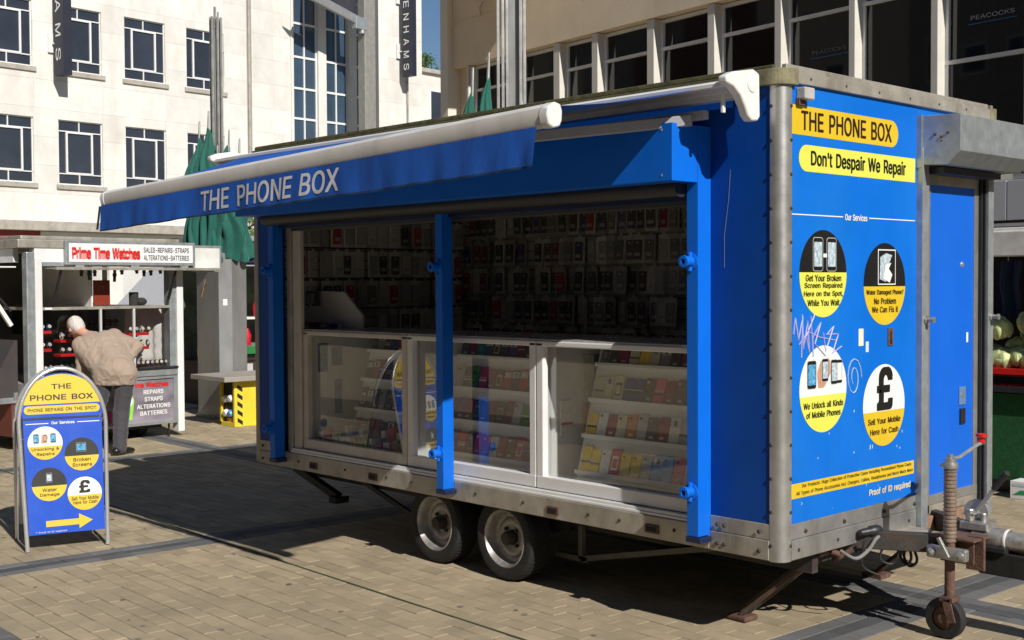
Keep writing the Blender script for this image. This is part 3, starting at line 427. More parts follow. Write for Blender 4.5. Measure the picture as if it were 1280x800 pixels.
def service(cy, cz, col_low, hsplit, top, lines, lw, r=.206, sx=.97):
    fp(EW, 'service_disc', top, chord(r, hsplit, False, sx=sx), yz(cy, cz), Y, Z, .001)
    fp(EW, 'service_disc', col_low, chord(r, hsplit, True, sx=sx), yz(cy, cz), Y, Z, .0011)
    for t, z, w_ in lines: tx(EW, t, (0, cy, z), Y, Z, w_, .031, black_print if col_low is lemon else brown_print, bold=.012, off=.003, res=2)
service(.333, 1.749, lemon, .006, black_print, [('Get Your Broken', 1.728, .30), ('Screen Repaired', 1.691, .32), ('Here on the Spot,', 1.652, .33), ('While You Wait', 1.612, .27)], 0)
service(.888, 1.698, yellow, -.012, black_print, [('Water Damaged Phone?', 1.654, .355), ('No Problem', 1.612, .21), ('We Can Fix it', 1.570, .25)], 0)
service(.335, 1.204, lemon, -.03, white_print, [('We Unlock all Kinds', 1.130, .335), ('of Mobile Phones', 1.086, .29)], 0)
service(.886, 1.088, yellow, -.03, white_print, [('Sell Your Mobile', 1.010, .31), ('Here for Cash', .958, .27)], 0)
phone_pic(EW, (0, .285, 1.84), Y, Z, .085, .16); phone_pic(EW, (0, .40, 1.84), Y, Z, .085, .16)
fp(EW, 'phone_picture', white_print, rr(.03, .018, .004), (0, .342, 1.835), Y, Z, .004)
fp(EW, 'phone_picture', white_print, rr(.17, .178, .003), (0, .905, 1.783), Y, Z, .0018)
fp(EW, 'phone_picture', black_print, rr(.158, .166, .003), (0, .905, 1.783), Y, Z, .0024)
fp(EW, 'phone_picture', phone_screen, [(-.06, -.06), (0, -.075), (.03, .02), (.06, .06), (.0, .07), (-.055, .05)], (0, .895, 1.783), Y, Z, .003)
fp(EW, 'phone_picture', white_print, [(-.03, -.05), (.03, -.07), (.055, -.03), (.02, .0), (.045, .03), (-.01, .02)], (0, .90, 1.775), Y, Z, .0036)
phone_pic(EW, (0, .235, 1.275), Y, Z, .078, .135, phone_screen2); phone_pic(EW, (0, .425, 1.28), Y, Z, .058, .12)
fp(EW, 'phone_picture', hand_print, [(-.05, -.075), (.0, -.075), (.055, -.01), (.052, .05), (.03, .065), (-.03, .05), (-.06, .0)], (0, .34, 1.285), Y, Z, .002)
phone_pic(EW, (0, .347, 1.292), Y, Z, .058, .11); phone_pic(EW, (0, .470, 1.28), Y, Z, .05, .115, white_print)
tx(EW, '\u00a3', (0, .888, 1.172), Y, Z, .15, .225, black_print, bold=.03, off=.004)
fp(EW, 'banner', yellow, [(.064, .709), (1.183, .709), (1.183, .778), (.064, .778)], (0, 0, 0), Y, Z, .001)
tx(EW, 'Our Products: Huge Collection of Protective Cases Including Personalised Phone Cases', (0, .655, .7605), Y, Z, 1.0, .022, black_print, bold=.004, off=.002, res=1)
tx(EW, 'All Types of Phone Accessories incl. Chargers, Cables, Headphones and Much Much More', (0, .64, .7285), Y, Z, 1.06, .022, black_print, bold=.004, off=.002, res=1)
tx(EW, 'Proof of ID required', (0, .945, .655), Y, Z, .40, .042, M('faded_cream_print', (.75, .68, .42), .5), bold=.02, off=.002)
# graffiti, stickers, latch, lamp on the end wall
gr = M('violet_graffiti_pen', (.40, .38, .68), .5)
def pen(pts, r=.0036, mat=gr):
    q = []
    for i in range(len(pts)-1):
        for k in range(4): t = k/4; q.append((0.002, pts[i][0]*(1-t)+pts[i+1][0]*t, pts[i][1]*(1-t)+pts[i+1][1]*t))
    q.append((0.002, *pts[-1])); P('graffiti', MB().tube(q, r, 4), mat, EW)
pen([(.085, 1.47), (.10, 1.545), (.125, 1.44), (.16, 1.55), (.15, 1.36)]); pen([(.155, 1.56), (.165, 1.40), (.20, 1.53), (.215, 1.38), (.19, 1.46), (.26, 1.56)])
pen([(.225, 1.55), (.245, 1.36), (.24, 1.45), (.31, 1.52), (.26, 1.42), (.35, 1.36)]); pen([(.33, 1.47), (.35, 1.38), (.42, 1.50), (.36, 1.46), (.46, 1.46), (.41, 1.37), (.49, 1.40)])
pen([(.13, 1.42), (.20, 1.48), (.30, 1.45), (.44, 1.43)], .003)
gr2 = M('pale_pen', (.45, .6, .75), .5)
pen([(.60+.07*(1-i/26)*cos(i*.5)*1.0, 1.24+.105*(1-i/30)*sin(i*.5)) for i in range(22)], .0025, gr2)
fp(EW, 'sticker', M('yellowed_sticker', (.72, .70, .55), .6), rr(.045, .085, .004), (0, .665, 1.437), Y, Z, .0015)
fp(EW, 'sticker', M('pale_blue_sticker', (.6, .68, .72), .6), rr(.028, .052, .002), (0, .722, 1.388), Y, Z, .0015)
P('latch', MB().box(0, .006, .915, .965, 1.385, 1.475).box(.006, .016, .933, .948, 1.40, 1.46), rust, EW, bevel=.002)
P('marker_lamp', B(0, .05, .105, .185, 2.545, 2.60), M('grey_lamp_plastic', (.45, .43, .40), .5), EW, bevel=.006)
P('marker_lamp', B(0, .02, .10, .15, 2.52, 2.55), rust, EW)
ch = MB(); random.seed(5)
for i in range(46):
    y = random.uniform(.1, 1.15); z = random.choice([random.uniform(.62, .98), random.uniform(.62, 2.5)]); a = random.uniform(.0015, .006); b = a*random.uniform(.6, 3)
    if random.random() < .35 or z < 1: ch.add([(.0012, y-a, z-b), (.0012, y+a*.8, z-b*.6), (.0012, y+a, z+b), (.0012, y-a*.7, z+b*.7)], [(0, 1, 2, 3)])
P('paint_chip', ch, M('pale_paint_chip', (.45, .6, .72), .6), EW, kind='stuff')
# --- door with roller shutter box
P('door_post', B(-.01, .036, 1.2, 1.268, .395, 2.40), galv, bevel=.003)
P('door_post', B(-.01, .036, 1.935, 1.995, .40, 2.33), galv, bevel=.003)
P('door_frame', B(-.02, .002, 1.27, 1.344, .475, 2.30), alu, bevel=.002)
P('door_frame', B(-.02, .004, 1.832, 1.878, .475, 2.30), alu, bevel=.002)
P('door_frame', B(-.02, .003, 1.3445, 1.8315, 2.222, 2.30), alu_dirty, bevel=.002)
DR = P('door', B(-.03, -.004, 1.344, 1.832, .50, 2.223), blue_door)
P('kick_plate', B(-.004, .006, 1.2705, 1.877, .522, .574), alu, bevel=.002); P('kick_plate', B(-.004, .002, 1.2705, 1.877, .472, .5205), alu_dirty, bevel=.002)
P('door_sill', B(-.02, .03, 1.27, 1.93, .405, .468), M('rusty_sill', (.30, .17, .11), .8, .1, var=.3, scale=14, dirt=(.4, .34, .28), dirt_amt=.7, bump=.3), bevel=.004)
P('lock_plate', B(-.004, .003, 1.672, 1.745, 1.03, 1.13), M('worn_blue_plate', (.2, .33, .55), .4, .4), DR, bevel=.003)
P('door_handle', B(-.002, .0045, 1.682, 1.738, .925, 1.01), darkgap, DR)
P('lock_plate', MB().lathe((-.003, 1.705, 1.085), (1, 0, 0), [(.016, 0), (.014, .008), (0, .009)], 12), alu, DR)
P('lock_plate', MB().lathe((-.004, 1.706, 1.80), (1, 0, 0), [(.018, 0), (.014, .006), (0, .007)], 12), alu, DR)
fp(DR, 'sticker', white_print, rr(.022, .055, .002), (-.004, 1.765, 1.40), Y, Z, .002)
P('wall_recess', B(-.05, -.02, 1.87, 1.99, .42, 2.34), darkgap)
P('guide_channel', B(-.02, .02, 1.884, 1.894, .42, 2.32), blackm); P('guide_channel', B(-.02, .012, 1.902, 1.907, .42, 2.32), galv); P('guide_channel', B(-.02, .02, 1.922, 1.934, .42, 2.32), blackm)
for y in (1.235, 1.965):
    P('shutter_bolt', MB().lathe((.034, y, 1.51), (1, 0, 0), [(.022, 0), (.022, .01), (.012, .012), (.012, .04), (.017, .042), (.017, .05), (0, .052)], 14), steelgrey, smooth=True)
RB = P('roller_box', MB().prism([(0.002, 2.315), (.165, 2.305), (.238, 2.372), (.238, 2.558), (.002, 2.568)], 'y', 1.205, 2.035), galv, bevel=.003)
P('bolt', MB().lathe((.10, 1.204, 2.465), (0, -1, 0), [(.008, 0), (.006, .006), (0, .007)], 8).lathe((.135, 1.204, 2.45), (0, -1, 0), [(.008, 0), (.006, .006), (0, .007)], 8).lathe((.17, 1.204, 2.468), (0, -1, 0), [(.008, 0), (.006, .006), (0, .007)], 8).lathe((.135, 1.204, 2.43), (0, -1, 0), [(.006, 0), (0, .005)], 8), rust, RB)
P('side_flange', B(0, .03, 1.195, 1.2035, 2.30, 2.572), galv, RB)
P('shutter_slat', B(.02, .11, 1.28, 1.92, 2.27, 2.303), blackm, RB)
P('end_panel', B(.002, .22, 2.036, 2.04, 2.32, 2.56), galv, RB)
# --- long shop side
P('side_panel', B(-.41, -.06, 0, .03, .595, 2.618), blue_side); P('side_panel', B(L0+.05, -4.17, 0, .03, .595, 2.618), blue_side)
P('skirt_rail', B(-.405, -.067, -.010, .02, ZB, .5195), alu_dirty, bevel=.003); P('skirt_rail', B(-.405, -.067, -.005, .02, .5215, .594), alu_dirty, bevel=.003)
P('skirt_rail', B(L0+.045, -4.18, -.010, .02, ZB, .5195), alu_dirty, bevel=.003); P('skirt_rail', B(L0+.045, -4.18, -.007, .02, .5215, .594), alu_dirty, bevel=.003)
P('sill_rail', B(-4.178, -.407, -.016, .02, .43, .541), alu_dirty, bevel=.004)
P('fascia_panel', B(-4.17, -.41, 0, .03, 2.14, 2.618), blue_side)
P('scratch', MB().tube([(-.29, -.001, 2.24), (-.30, -.001, 2.1), (-.325, -.001, 1.93), (-.325, -.001, 1.78)], .0009, 4), M('scratched_paint', (.25, .3, .35), .6))
for x in (-3.766, -3.094, -1.464, -.761):
    h = P('shutter_catch', B(x-.045, x+.045, -.024, -.015, .455, .50), rust, bevel=.004)
    P('catch_slot', B(x-.03, x+.03, -.0265, -.0235, .467, .488), darkgap, h)
PB = P('pelmet_box', B(-4.30, -.408, -.285, -.001, 2.182, 2.449), blue_frame, bevel=.002)
P('bolt', MB().lathe((-.47, -.2855, 2.42), (0, -1, 0), [(.007, 0), (0, .004)], 8).lathe((-.47, -.2855, 2.21), (0, -1, 0), [(.007, 0), (0, .004)], 8), alu, PB)
P('shutter_roll', MB().cyl((-4.15, -.13, 2.165), (-.48, -.13, 2.165), .05, 16), blackm, PB, smooth=True)
P('shutter_roll', B(-4.15, -.48, -.05, -.02, 2.10, 2.182), M('dark_blue_rail', (.005, .02, .09), .4), PB, bevel=.003)
for i, (xa, zb, zt) in enumerate(((-.472, .497, 2.182), (-2.352, .50, 2.182), (-4.182, .50, 2.182))):
    po = P('shutter_post', B(xa, xa+.062, -.1, -.018, zb, zt), blue_frame, bevel=.003)
    P('post_bracket', B(xa-.005, xa+.085, -.105, -.017, zb-.028, zb-.001), M('navy_bracket', (.01, .02, .07), .4), po, bevel=.003)
    for z in (1.81, .713):
        P('locking_knob', MB().lathe((xa+.028, -.1, z), (0, -1, 0), [(.04, 0), (.04, .006), (.026, .010), (.024, .045), (.030, .05), (.028, .062), (.014, .063), (.012, .05)], 16).cyl((xa+.028, -.11, z+.045), (xa+.028, -.11, z-.045), .011, 8), blue_frame, po, smooth=True)
P('post_strip', B(-.4095, -.405, -.1, -.002, .50, 2.449), blue_frame)
# --- inside
P('inner_wall', B(L0+.05, L0+.07, .03, WD-.04, .5, 2.6), M('dark_slatwall', (.52, .51, .48), .6, var=.1)); P('inner_wall', B(L0+.05, -.05, WD-.06, WD-.04, .5, 2.6), MATS['dark_slatwall'])
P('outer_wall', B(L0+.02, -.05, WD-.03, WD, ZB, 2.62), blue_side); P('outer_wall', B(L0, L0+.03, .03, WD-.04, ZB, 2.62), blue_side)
P('inner_wall', B(-.06, -.035, .03, WD-.07, .5, 2.6), MATS['dark_slatwall'])
P('ceiling_panel', B(L0+.05, -.05, .03, WD-.05, 2.60, 2.63), M('ceiling_board', (.75, .75, .72), .6)); P('floor_panel', B(L0+.03, -.04, .03, WD-.03, .44, .50), wood)
sl = MB()
for k in range(14):
    z = 1.38+k*.0725; sl.box(L0+.07, -.3, WD-.066, WD-.061, z, z+.006); sl.box(L0+.071, L0+.074, .1, WD-.07, z, z+.006)
P('slat_groove', sl, blackm)
P('hook_rail', MB().box(L0+.075, L0+.095, .15, 1.9, 2.203, 2.213).box(L0+.075, L0+.095, .15, 1.9, 1.978, 1.988).box(L0+.075, L0+.095, .15, 1.9, 1.753, 1.763), blackm)
P('window_frame', B(-4.11, -4.06, .005, .05, .543, 2.13), alu_dirty, bevel=.004); P('window_frame', B(-4.058, -3.965, .02, .055, .543, 2.13), M('cream_upvc', (.58, .54, .47), .4), bevel=.006)
P('window_frame', B(-4.06, -.47, .01, .06, 2.08, 2.14), M('dark_head_rail', (.06, .06, .065), .4), bevel=.004)
P('sill_track', MB().box(-4.06, -.42, -.008, .075, .5425, .556).box(-4.06, -.42, .0, .008, .556, .572).box(-4.06, -.42, .025, .033, .556, .572), white_plastic, bevel=.002)
# --- running gear
def wheel(x, y, s):
    t = MB(); R_ = .243; tw = .16
    t.lathe((x, y, R_), (0, s, 0), [(.165, 0), (.172, -.002), (.205, -.010), (.228, -.004), (.240, .012), (.243, .03), (.243, .13), (.240, .148), (.228, .16), (.19, .165), (.165, .155)], 44)
    for k in range(52):
        a = 2*pi*k/52
        for hh in ((.018, .05), (.06, .1), (.108, .142)):
            c = Vector((x+cos(a+hh[0])*.2435, y+s*(hh[0]+hh[1])/2, R_+sin(a+hh[0])*.2435))
            t.obox(c, Vector((-sin(a), .25, cos(a)))*.017, Vector((0, 1, 0))*(hh[1]-hh[0]), Vector((cos(a), 0, sin(a)))*.004)
    wh = P('wheel', MB().lathe((x, y, R_), (0, s, 0), [(.166, .004), (.169, -.001), (.163, -.004), (.158, .004), (.150, .022), (.147, .05), (.140, .066), (.118, .072), (.110, .060), (.100, .054), (.080, .056), (.066, .066), (.048, .067), (.047, .078), (0, .080)], 36), M('painted_wheel_steel', (.36, .35, .33), .42, .45, var=.3, scale=14, dirt=(.09, .07, .055), dirt_amt=.9), smooth=True)
    P('tyre', t, black, wh, smooth=True)
    P('hub', MB().lathe((x, y, R_), (0, -s, 0), [(.042, -.075), (.040, -.02), (.034, -.005), (0, -.002)], 20), chassis, wh, smooth=True)
    for k in range(4):
        a = pi/4+k*pi/2; P('wheel_nut', MB().lathe((x+cos(a)*.062, y+s*.066, R_+sin(a)*.062), (0, -s, 0), [(.011, 0), (.011, .018), (0, .020)], 6), chassis, wh)
for x in (-2.56, -1.93): wheel(x, .05, 1); wheel(x, 1.98, -1)
P('axle', MB().cyl((-2.56, .2, .25), (-2.56, 1.83, .25), .03, 10).cyl((-1.93, .2, .25), (-1.93, 1.83, .25), .03, 10), chassis)
P('mudguard', MB().box(-2.9, -1.6, .05, .24, .415, .43).box(-2.9, -1.6, .24, .25, .30, .43), blackm)
P('mudguard', MB().box(-2.9, -1.6, 1.78, 1.97, .415, .43), blackm)
fr = MB()
for y in (.32, 1.68): fr.box(L0+.1, -.05, y, y+.05, .315, .42)
for x in (-4.3, -3.4, -1.4, -.7, -.15): fr.box(x, x+.05, .37, 1.68, .34, .42)
P('chassis_frame', fr, chassis); P('floor_underside', B(L0+.02, -.02, .02, 2.0, .421, .438), chassis)
P('brace', MB().bar((-1.55, .3, .15), (-.55, .3, .37), .03).bar((-1.55, .3, .15), (-1.55, .3, .34), .03).bar((-1.75, .3, .15), (-1.5, .3, .15), .03).bar((-1.0, .3, .36), (-.5, .3, .36), .02), M('grey_brace_steel', (.14, .13, .12), .6, .4, var=.3))
# corner steadies
lg = P('corner_leg', MB().bar((-.06, .41, .40), (-.485, .36, .03), .055, .02).bar((-.075, .435, .40), (-.50, .385, .03), .02, .05), M('rusty_leg_steel', (.10, .075, .06), .7, .3, var=.4, scale=12, dirt=(.17, .08, .04), dirt_amt=.8, bump=.2))
P('leg_foot', B(-.55, -.43, .31, .42, .002, .028), rust, lg, bevel=.008); P('pivot_bolt', MB().cyl((-.05, .36, .405), (-.05, .47, .405), .018, 10), rust, lg)
lg = P('corner_leg', MB().bar((-.06, 1.6, .40), (-.485, 1.65, .03), .055, .02), MATS['rusty_leg_steel']); P('leg_foot', B(-.55, -.43, 1.6, 1.71, .002, .028), rust, lg)
lg = P('corner_leg', MB().bar((-4.47, .3, .36), (-3.93, .3, .205), .05, .05), blackm); P('leg_foot', B(-3.97, -3.88, .24, .36, .165, .215), blackm, lg, bevel=.01)
P('corner_leg', MB().bar((-3.67, .3, .36), (-3.0, .3, .165), .022, .03), blackm)
# drawbar, coupling, jockey wheel
DB = P('drawbar', MB().bar((-.35, .42, .45), (.46, .93, .44), .05, .09).bar((-.35, 1.62, .45), (.46, 1.10, .44), .05, .09), chassis, bevel=.005)
P('cross_plate', MB().box(.30, .52, .80, 1.18, .475, .487).box(.44, .53, .88, .90, .33, .487).box(.33, .50, .84, .85, .36, .48), rust, DB, bevel=.003)
P('coupling_tube', MB().lathe((.42, 1.02, .465), (1, 0, 0), [(0, 0), (.052, 0), (.052, .16), (.046, .17), (.046, .72)], 24), steelgrey, DB, smooth=True)
P('coupling_tube', MB().lathe((.575, 1.02, .465), (1, 0, 0), [(.053, 0), (.055, .004), (.055, .012), (.053, .016)], 24), white, DB, smooth=True)
P('coupling_body', MB().box(.46, 1.15, .965, 1.075, .30, .41).box(.40, .60, .95, 1.09, .41, .44), M('black_casting', (.02, .02, .02), .7, .2, var=.4, scale=20), DB, bevel=.006)
P('coupling_head', MB().box(.36, .50, .97, 1.08, .50, .54).cyl((.40, 1.0, .54), (.40, 1.0, .60), .022, 10).cyl((.45, 1.04, .53), (.45, 1.04, .58), .015, 10).box(.37, .43, .98, 1.06, .57, .582), steelgrey, DB, bevel=.008)
hb = P('handbrake', MB().lathe((.40, 1.07, .575), (0, -1, 0), [(0, -.008), (.062, -.008), (.062, .008), (0, .008)], 24), galv, DB)
P('handbrake_lever', MB().tube([(.40, 1.05, .57), (.47, 1.05, .665), (.52, 1.05, .735)], .011, 8), steelgrey, hb, smooth=True); P('handbrake_grip', MB().tube([(.495, 1.05, .70), (.53, 1.05, .748), (.56, 1.05, .785), (.567, 1.05, .792)], [.015, .017, .019, .008], 10), black, hb, smooth=True)
jx, jy = .40, .80
pr_ = []
for i in range(19): pr_ += [(.026, .465+i*.0185), (.031, .470+i*.0185), (.031, .479+i*.0185), (.026, .483+i*.0185)]
JW = P('jockey_wheel', MB().lathe((jx, jy, 0), (0, 0, 1), [(0, .46)]+pr_+[(0, .818)], 18), rusty_thread, DB, smooth=True)
P('collar', MB().lathe((jx, jy, .818), (0, 0, 1), [(0, 0), (.036, 0), (.038, .01), (.036, .028), (.026, .03), (.026, .05), (.014, .052), (.014, .068), (0, .07)], 16).cyl((jx-.05, jy, .83), (jx-.03, jy, .83), .007, 8), steelgrey, JW, smooth=True)
P('collar', MB().lathe((jx, jy, .87), (0, 0, 1), [(.012, 0), (.014, .01), (0, .02)], 10), blackm, JW)
P('crank', MB().tube([(jx, jy, .862), (jx+.01, jy+.07, .866), (jx+.02, jy+.24, .913), (jx+.02, jy+.30, .915)], [.008, .009, .009, .008], 8), galv, JW, smooth=True)
P('crank_knob', MB().lathe((jx+.02, jy+.275, .913), (0, 0, 1), [(0, 0), (.018, .002), (.02, .012), (.012, .02), (.014, .028), (.028, .034), (.028, .048), (0, .052)], 16), red, JW, smooth=True)
P('spindle', MB().cyl((jx, jy, .17), (jx, jy, .47), .024, 14), rust, JW, smooth=True)
P('fork', MB().box(jx-.035, jx+.035, jy-.04, jy+.04, .182, .205).bar((jx+.0, jy-.036, .195), (jx+.028, jy-.036, .085), .045, .008, (0, 1, 0)).bar((jx+.0, jy+.036, .195), (jx+.028, jy+.036, .085), .045, .008, (0, 1, 0)), rust, JW, bevel=.003)
tyj = MB().lathe((jx-.02, jy-.028, .098), (0, 1, 0), [(.055, 0), (.09, .002), (.098, .012), (.098, .044), (.09, .054), (.055, .056)], 28)
P('tyre', tyj, black, JW, smooth=True); P('hub', MB().lathe((jx-.02, jy-.034, .098), (0, 1, 0), [(0, 0), (.022, 0), (.025, .012), (.055, .014), (.055, .05), (0, .05)], 20), rust, JW, smooth=True)
cl = P('clamp', MB().box(jx-.10, jx+.10, jy-.045, jy+.0, .385, .445).lathe((jx-.07, jy-.047, .415), (0, -1, 0), [(.022, 0), (.022, .012), (.012, .014), (0, .02)], 12).lathe((jx+.075, jy-.047, .415), (0, -1, 0), [(.022, 0), (.022, .012), (.012, .014), (0, .02)], 12), steelgrey, JW, bevel=.01)
P('clamp_lever', MB().bar((jx-.03, jy-.055, .49), (jx+.025, jy-.06, .40), .018), steelgrey, JW, bevel=.003)
# cables by the drawbar
def cable(name, pts, r=.006, mat=None, par=DB):
    q = []; pts = [Vector(p) for p in pts]
    for i in range(len(pts)-1):
        p0 = pts[max(i-1, 0)]; p1 = pts[i]; p2 = pts[i+1]; p3 = pts[min(i+2, len(pts)-1)]
        for k in range(6):
            t = k/6; q.append(.5*((2*p1)+(p2-p0)*t+(2*p0-5*p1+4*p2-p3)*t*t+(3*p1-p0-3*p2+p3)*t**3))
    q.append(pts[-1]); return P(name, MB().tube(q, r, 8), mat or blackm, par, smooth=True)
cable('cable', [(-.02, .52, .40), (.05, .54, .37), (.07, .62, .40), (.09, .66, .455), (.10, .70, .47)], .009, M('grey_conduit', (.2, .2, .19), .6))
cable('cable', [(.10, .68, .475), (.16, .74, .40), (.14, .73, .33), (.10, .68, .36), (.12, .72, .46)]); cable('cable', [(.17, .80, .46), (.20, .80, .36), (.17, .80, .32), (.14, .80, .37), (.17, .80, .47), (.25, .84, .47)], .007)
cable('cable', [(.17, .82, .46), (.22, .82, .35), (.18, .82, .31), (.15, .82, .36), (.18, .82, .47)], .007); cable('cable', [(.06, .6, .45), (.05, .6, .33), (.1, .66, .28)], .005)
P('plug', MB().lathe((.04, .60, .485), (.35, .9, .05), [(0, 0), (.014, 0), (.02, .02), (.02, .05), (.028, .06), (.028, .10), (.02, .12), (0, .125)], 14), blackm, DB, smooth=True)
P('drain_pipe', MB().tube([(-.02, .50, .37), (.0, .46, .40), (-.02, .44, .41)], .014, 10).tube([(-.05, .50, .35), (.03, .55, .41)], .014, 10), rust, DB)
P('step_tread', B(-.02, .12, .70, 1.15, .425, .437), alu_dirty, DB)
# --- awning
AW = P('awning', MB().prism([(-.03, 2.555), (-.03, 2.628), (-.08, 2.632), (-.2, 2.622), (-.275, 2.602), (-.275, 2.580), (-.20, 2.590), (-.10, 2.585), (-.10, 2.555)], 'x', -4.60, -.135), white, bevel=.004, smooth=True)
capp = [(-.305, 2.622), (-.25, 2.645), (-.10, 2.672), (-.055, 2.655), (-.05, 2.46), (-.07, 2.44), (-.115, 2.437), (-.145, 2.46), (-.165, 2.50), (-.20, 2.545), (-.25, 2.578), (-.30, 2.59)]
for x in (-.134, -4.645): P('end_cap', MB().prism(capp, 'x', x, x+.05), white, AW, bevel=.01, smooth=True, seg=3)
P('end_cap', MB().lathe((-.0835, -.115, 2.60), (1, 0, 0), [(.034, 0), (.034, .003), (.028, .004), (0, .004)], 24), white, AW, smooth=True)
XL, XR = -4.27, -.225
def bz(x): return 2.262+(x-XL)/(XR-XL)*.118   # bar centre height
yb = -1.235
bp_ = [(.0, .050), (.03, .044), (.040, .018), (.038, -.018), (.026, -.042), (-.01, -.050), (-.032, -.038), (-.040, 0), (-.034, .03)]
m = MB(); n = len(bp_)
m.add([(x, yb+a, bz(x)+b) for x in (XL+.03, XR-.05) for a, b in bp_], [tuple(range(n))[::-1], tuple(range(n, 2*n))]+[(i, (i+1) % n, n+(i+1) % n, n+i) for i in range(n)])
P('front_bar', m, M('grimy_white_bar', (.72, .70, .66), .38, var=.06, scale=5, dirt=(.36, .32, .26), dirt_amt=.45, streak=1), AW, smooth=True)
for x in (XL, XR-.05):
    m = MB(); m.add([(xx, yb+a*1.08, bz(x)+b*1.07) for xx in (x, x+.055) for a, b in bp_], [tuple(range(n))[::-1], tuple(range(n, 2*n))]+[(i, (i+1) % n, n+(i+1) % n, n+i) for i in range(n)])
    P('bar_end_cap', m, white, AW, smooth=True, bevel=.008)
def canopy(u, v):
    x = XL+.05+(XR-XL-.12)*u; y0, z0 = -.262, 2.585; y1, z1 = yb+.02, bz(x)+.045
    return (x*(1)+(-.05)*(1-v)*(1 if u < .1 else 0), y0+(y1-y0)*v, z0+(z1-z0)*v-.018*sin(pi*v)+.003*sin(u*40)*sin(pi*v))
P('canopy', MB().grid(canopy, 60, 10), blue_cloth, AW, smooth='all')
def val(u, v):
    x = XL+.04+(XR-XL-.09)*u; wv = .007*sin(u*19)+.004*sin(u*61+1)+.003*sin(u*137)+.007*max(0, (u-.93)/.07)*sin(u*200)
    return (x, yb-.052+wv*v-.012*v, bz(x)-.046-v*(.158+.002*sin(u*37)))
P('valance', MB().grid(val, 160, 5), blue_cloth, AW, smooth='all')
def hem(u, v):
    x, y, z = val(u, 1); return (x, y-.002, z-.006+.009*v)
P('valance_hem', MB().grid(hem, 160, 1), M('dark_hem', (.01, .035, .09), .9), AW)
P('valance_hem', MB().bar((XL+.035, yb-.055, bz(XL)-.05), (XL+.035, yb-.075, bz(XL)-.198), .012, .01), blackm, AW)
wl = tx(AW, 'THE PHONE BOX', (-2.285, yb-.070, bz(-2.285)-.126), Vector((1, 0, .03)).normalized(), Z, 1.33, .116, M('faded_white_print', (.62, .62, .66), .7), bold=.014, off=.0)
for o in wl:
    for v in o.data.vertices:
        u = (v.co.x-XL-.04)/(XR-XL-.09); vv = min(1, max(0, (bz(v.co.x)-.046-v.co.z)/.158)); v.co.y = val(u, vv)[1]-.0025-(v.co.y-(yb-.070))*-.5
P('torsion_bar', B(-4.05, -.30, -.19, -.15, 2.462, 2.502), M('grey_powder_coat', (.45, .45, .45), .4), AW, bevel=.004)
for xs, xe, xf in ((-.36, -1.25, -.42), (-4.1, -3.2, -4.0)):
    a = P('folding_arm', MB().bar((xs, -.2, 2.46), (xe, -.72, 2.36+.02*(xe+3.2)), .035, .05).bar((xe, -.72, 2.36+.02*(xe+3.2)), (xf, -1.2, bz(xf)-.02), .03, .045), M('grey_powder_coat', (.45, .45, .45), .4), AW, bevel=.004)
    P('elbow_joint', MB().cyl((xe, -.72, 2.325+.02*(xe+3.2)), (xe, -.72, 2.395+.02*(xe+3.2)), .035, 14), white, a, smooth=True)
P('awning_bracket', MB().box(-.185, -.17, -.215, -.195, 2.475, 2.56), white, AW, bevel=.003)
# =================================================================== display counters and goods
random.seed(3)
CASES = [(-3.955, -2.80, 'left end display counter with small boxes on its floor'), (-2.795, -1.645, 'middle display counter with dark and red phone cases behind the centre blue post'), (-1.64, -.44, 'right hand display counter with the most colourful phone cases, beside the right blue post')]
for i, (x0, x1, lab) in enumerate(CASES):
    D = E('display_counter', lab, 'display counter', ((x0+x1)/2, .28, .50), 0, 'glass display counters inside the kiosk')
    dx, dy, dz = (x0+x1)/2, .28, .50
    def q(name, mb, mat, **k):
        mb.v = [(a-dx, b-dy, c-dz) for a, b, c in mb.v]; return mb.build(name, mat, D, **k)
    fc = MATS['cream_upvc'] if i == 0 else white_plastic
    q('front_frame', MB().box(x0, x0+.052, .032, .075, .60, 1.385).box(x1-.052, x1, .032, .075, .60, 1.385).box(x0, x1, .030, .078, .575, .645).box(x0, x1, .032, .072, 1.362, 1.392), fc, bevel=.006)
    q('glass_pane', MB().grid(lambda u, v, a=x0+.05, b=x1-.05: (a+(b-a)*u, .086-.014*u, .64+.724*v), 1, 1), cabglass)
    q('base_board', B(x0+.01, x1-.01, .08, .60, .502, .60), white_plastic)
    q('side_panel', B(x0+.004, x0+.018, .08, .60, .60, 1.37), white_plastic); q('side_panel', B(x1-.018, x1-.004, .08, .60, .60, 1.37), white_plastic)
    sx0 = x0+.24 if i == 0 else x0+(.045 if i == 1 else .10)
    q('back_board', MB().prism([(.262, .60), (.48, 1.36), (.60, 1.36), (.60, .60)], 'x', sx0-.02, x1-.02), white_plastic)
    for k in range(4):
        zz = .655+.198*k; yy = .262+(zz-.60)*.287
        q('ledge', MB().box(sx0, x1-.03, yy-.045, yy+.01, zz-.012, zz-.002).box(sx0, x1-.03, yy-.047, yy-.043, zz-.012, zz+.012), white_plastic)
    q('counter_top', B(x0, x1, .045, .62, 1.392, 1.402), M('crumpled_pvc_top', (.45, .43, .40), .25, var=.2, scale=12, bump=.5, bscale=20))
COLS = {'black': (.055, .055, .062), 'red': (.52, .012, .03), 'white': (.7, .7, .68), 'brown': (.10, .05, .03), 'green': (.05, .28, .08), 'yellow': (.8, .55, .02), 'pink': (.75, .10, .2), 'navy': (.02, .04, .17), 'orange': (.6, .2, .05), 'grey': (.25, .25, .25), 'purple': (.12, .05, .2), 'blue': (.10, .35, .7), 'dark red': (.26, .010, .03), 'cream': (.6, .55, .4), 'silver': (.45, .45, .45)}
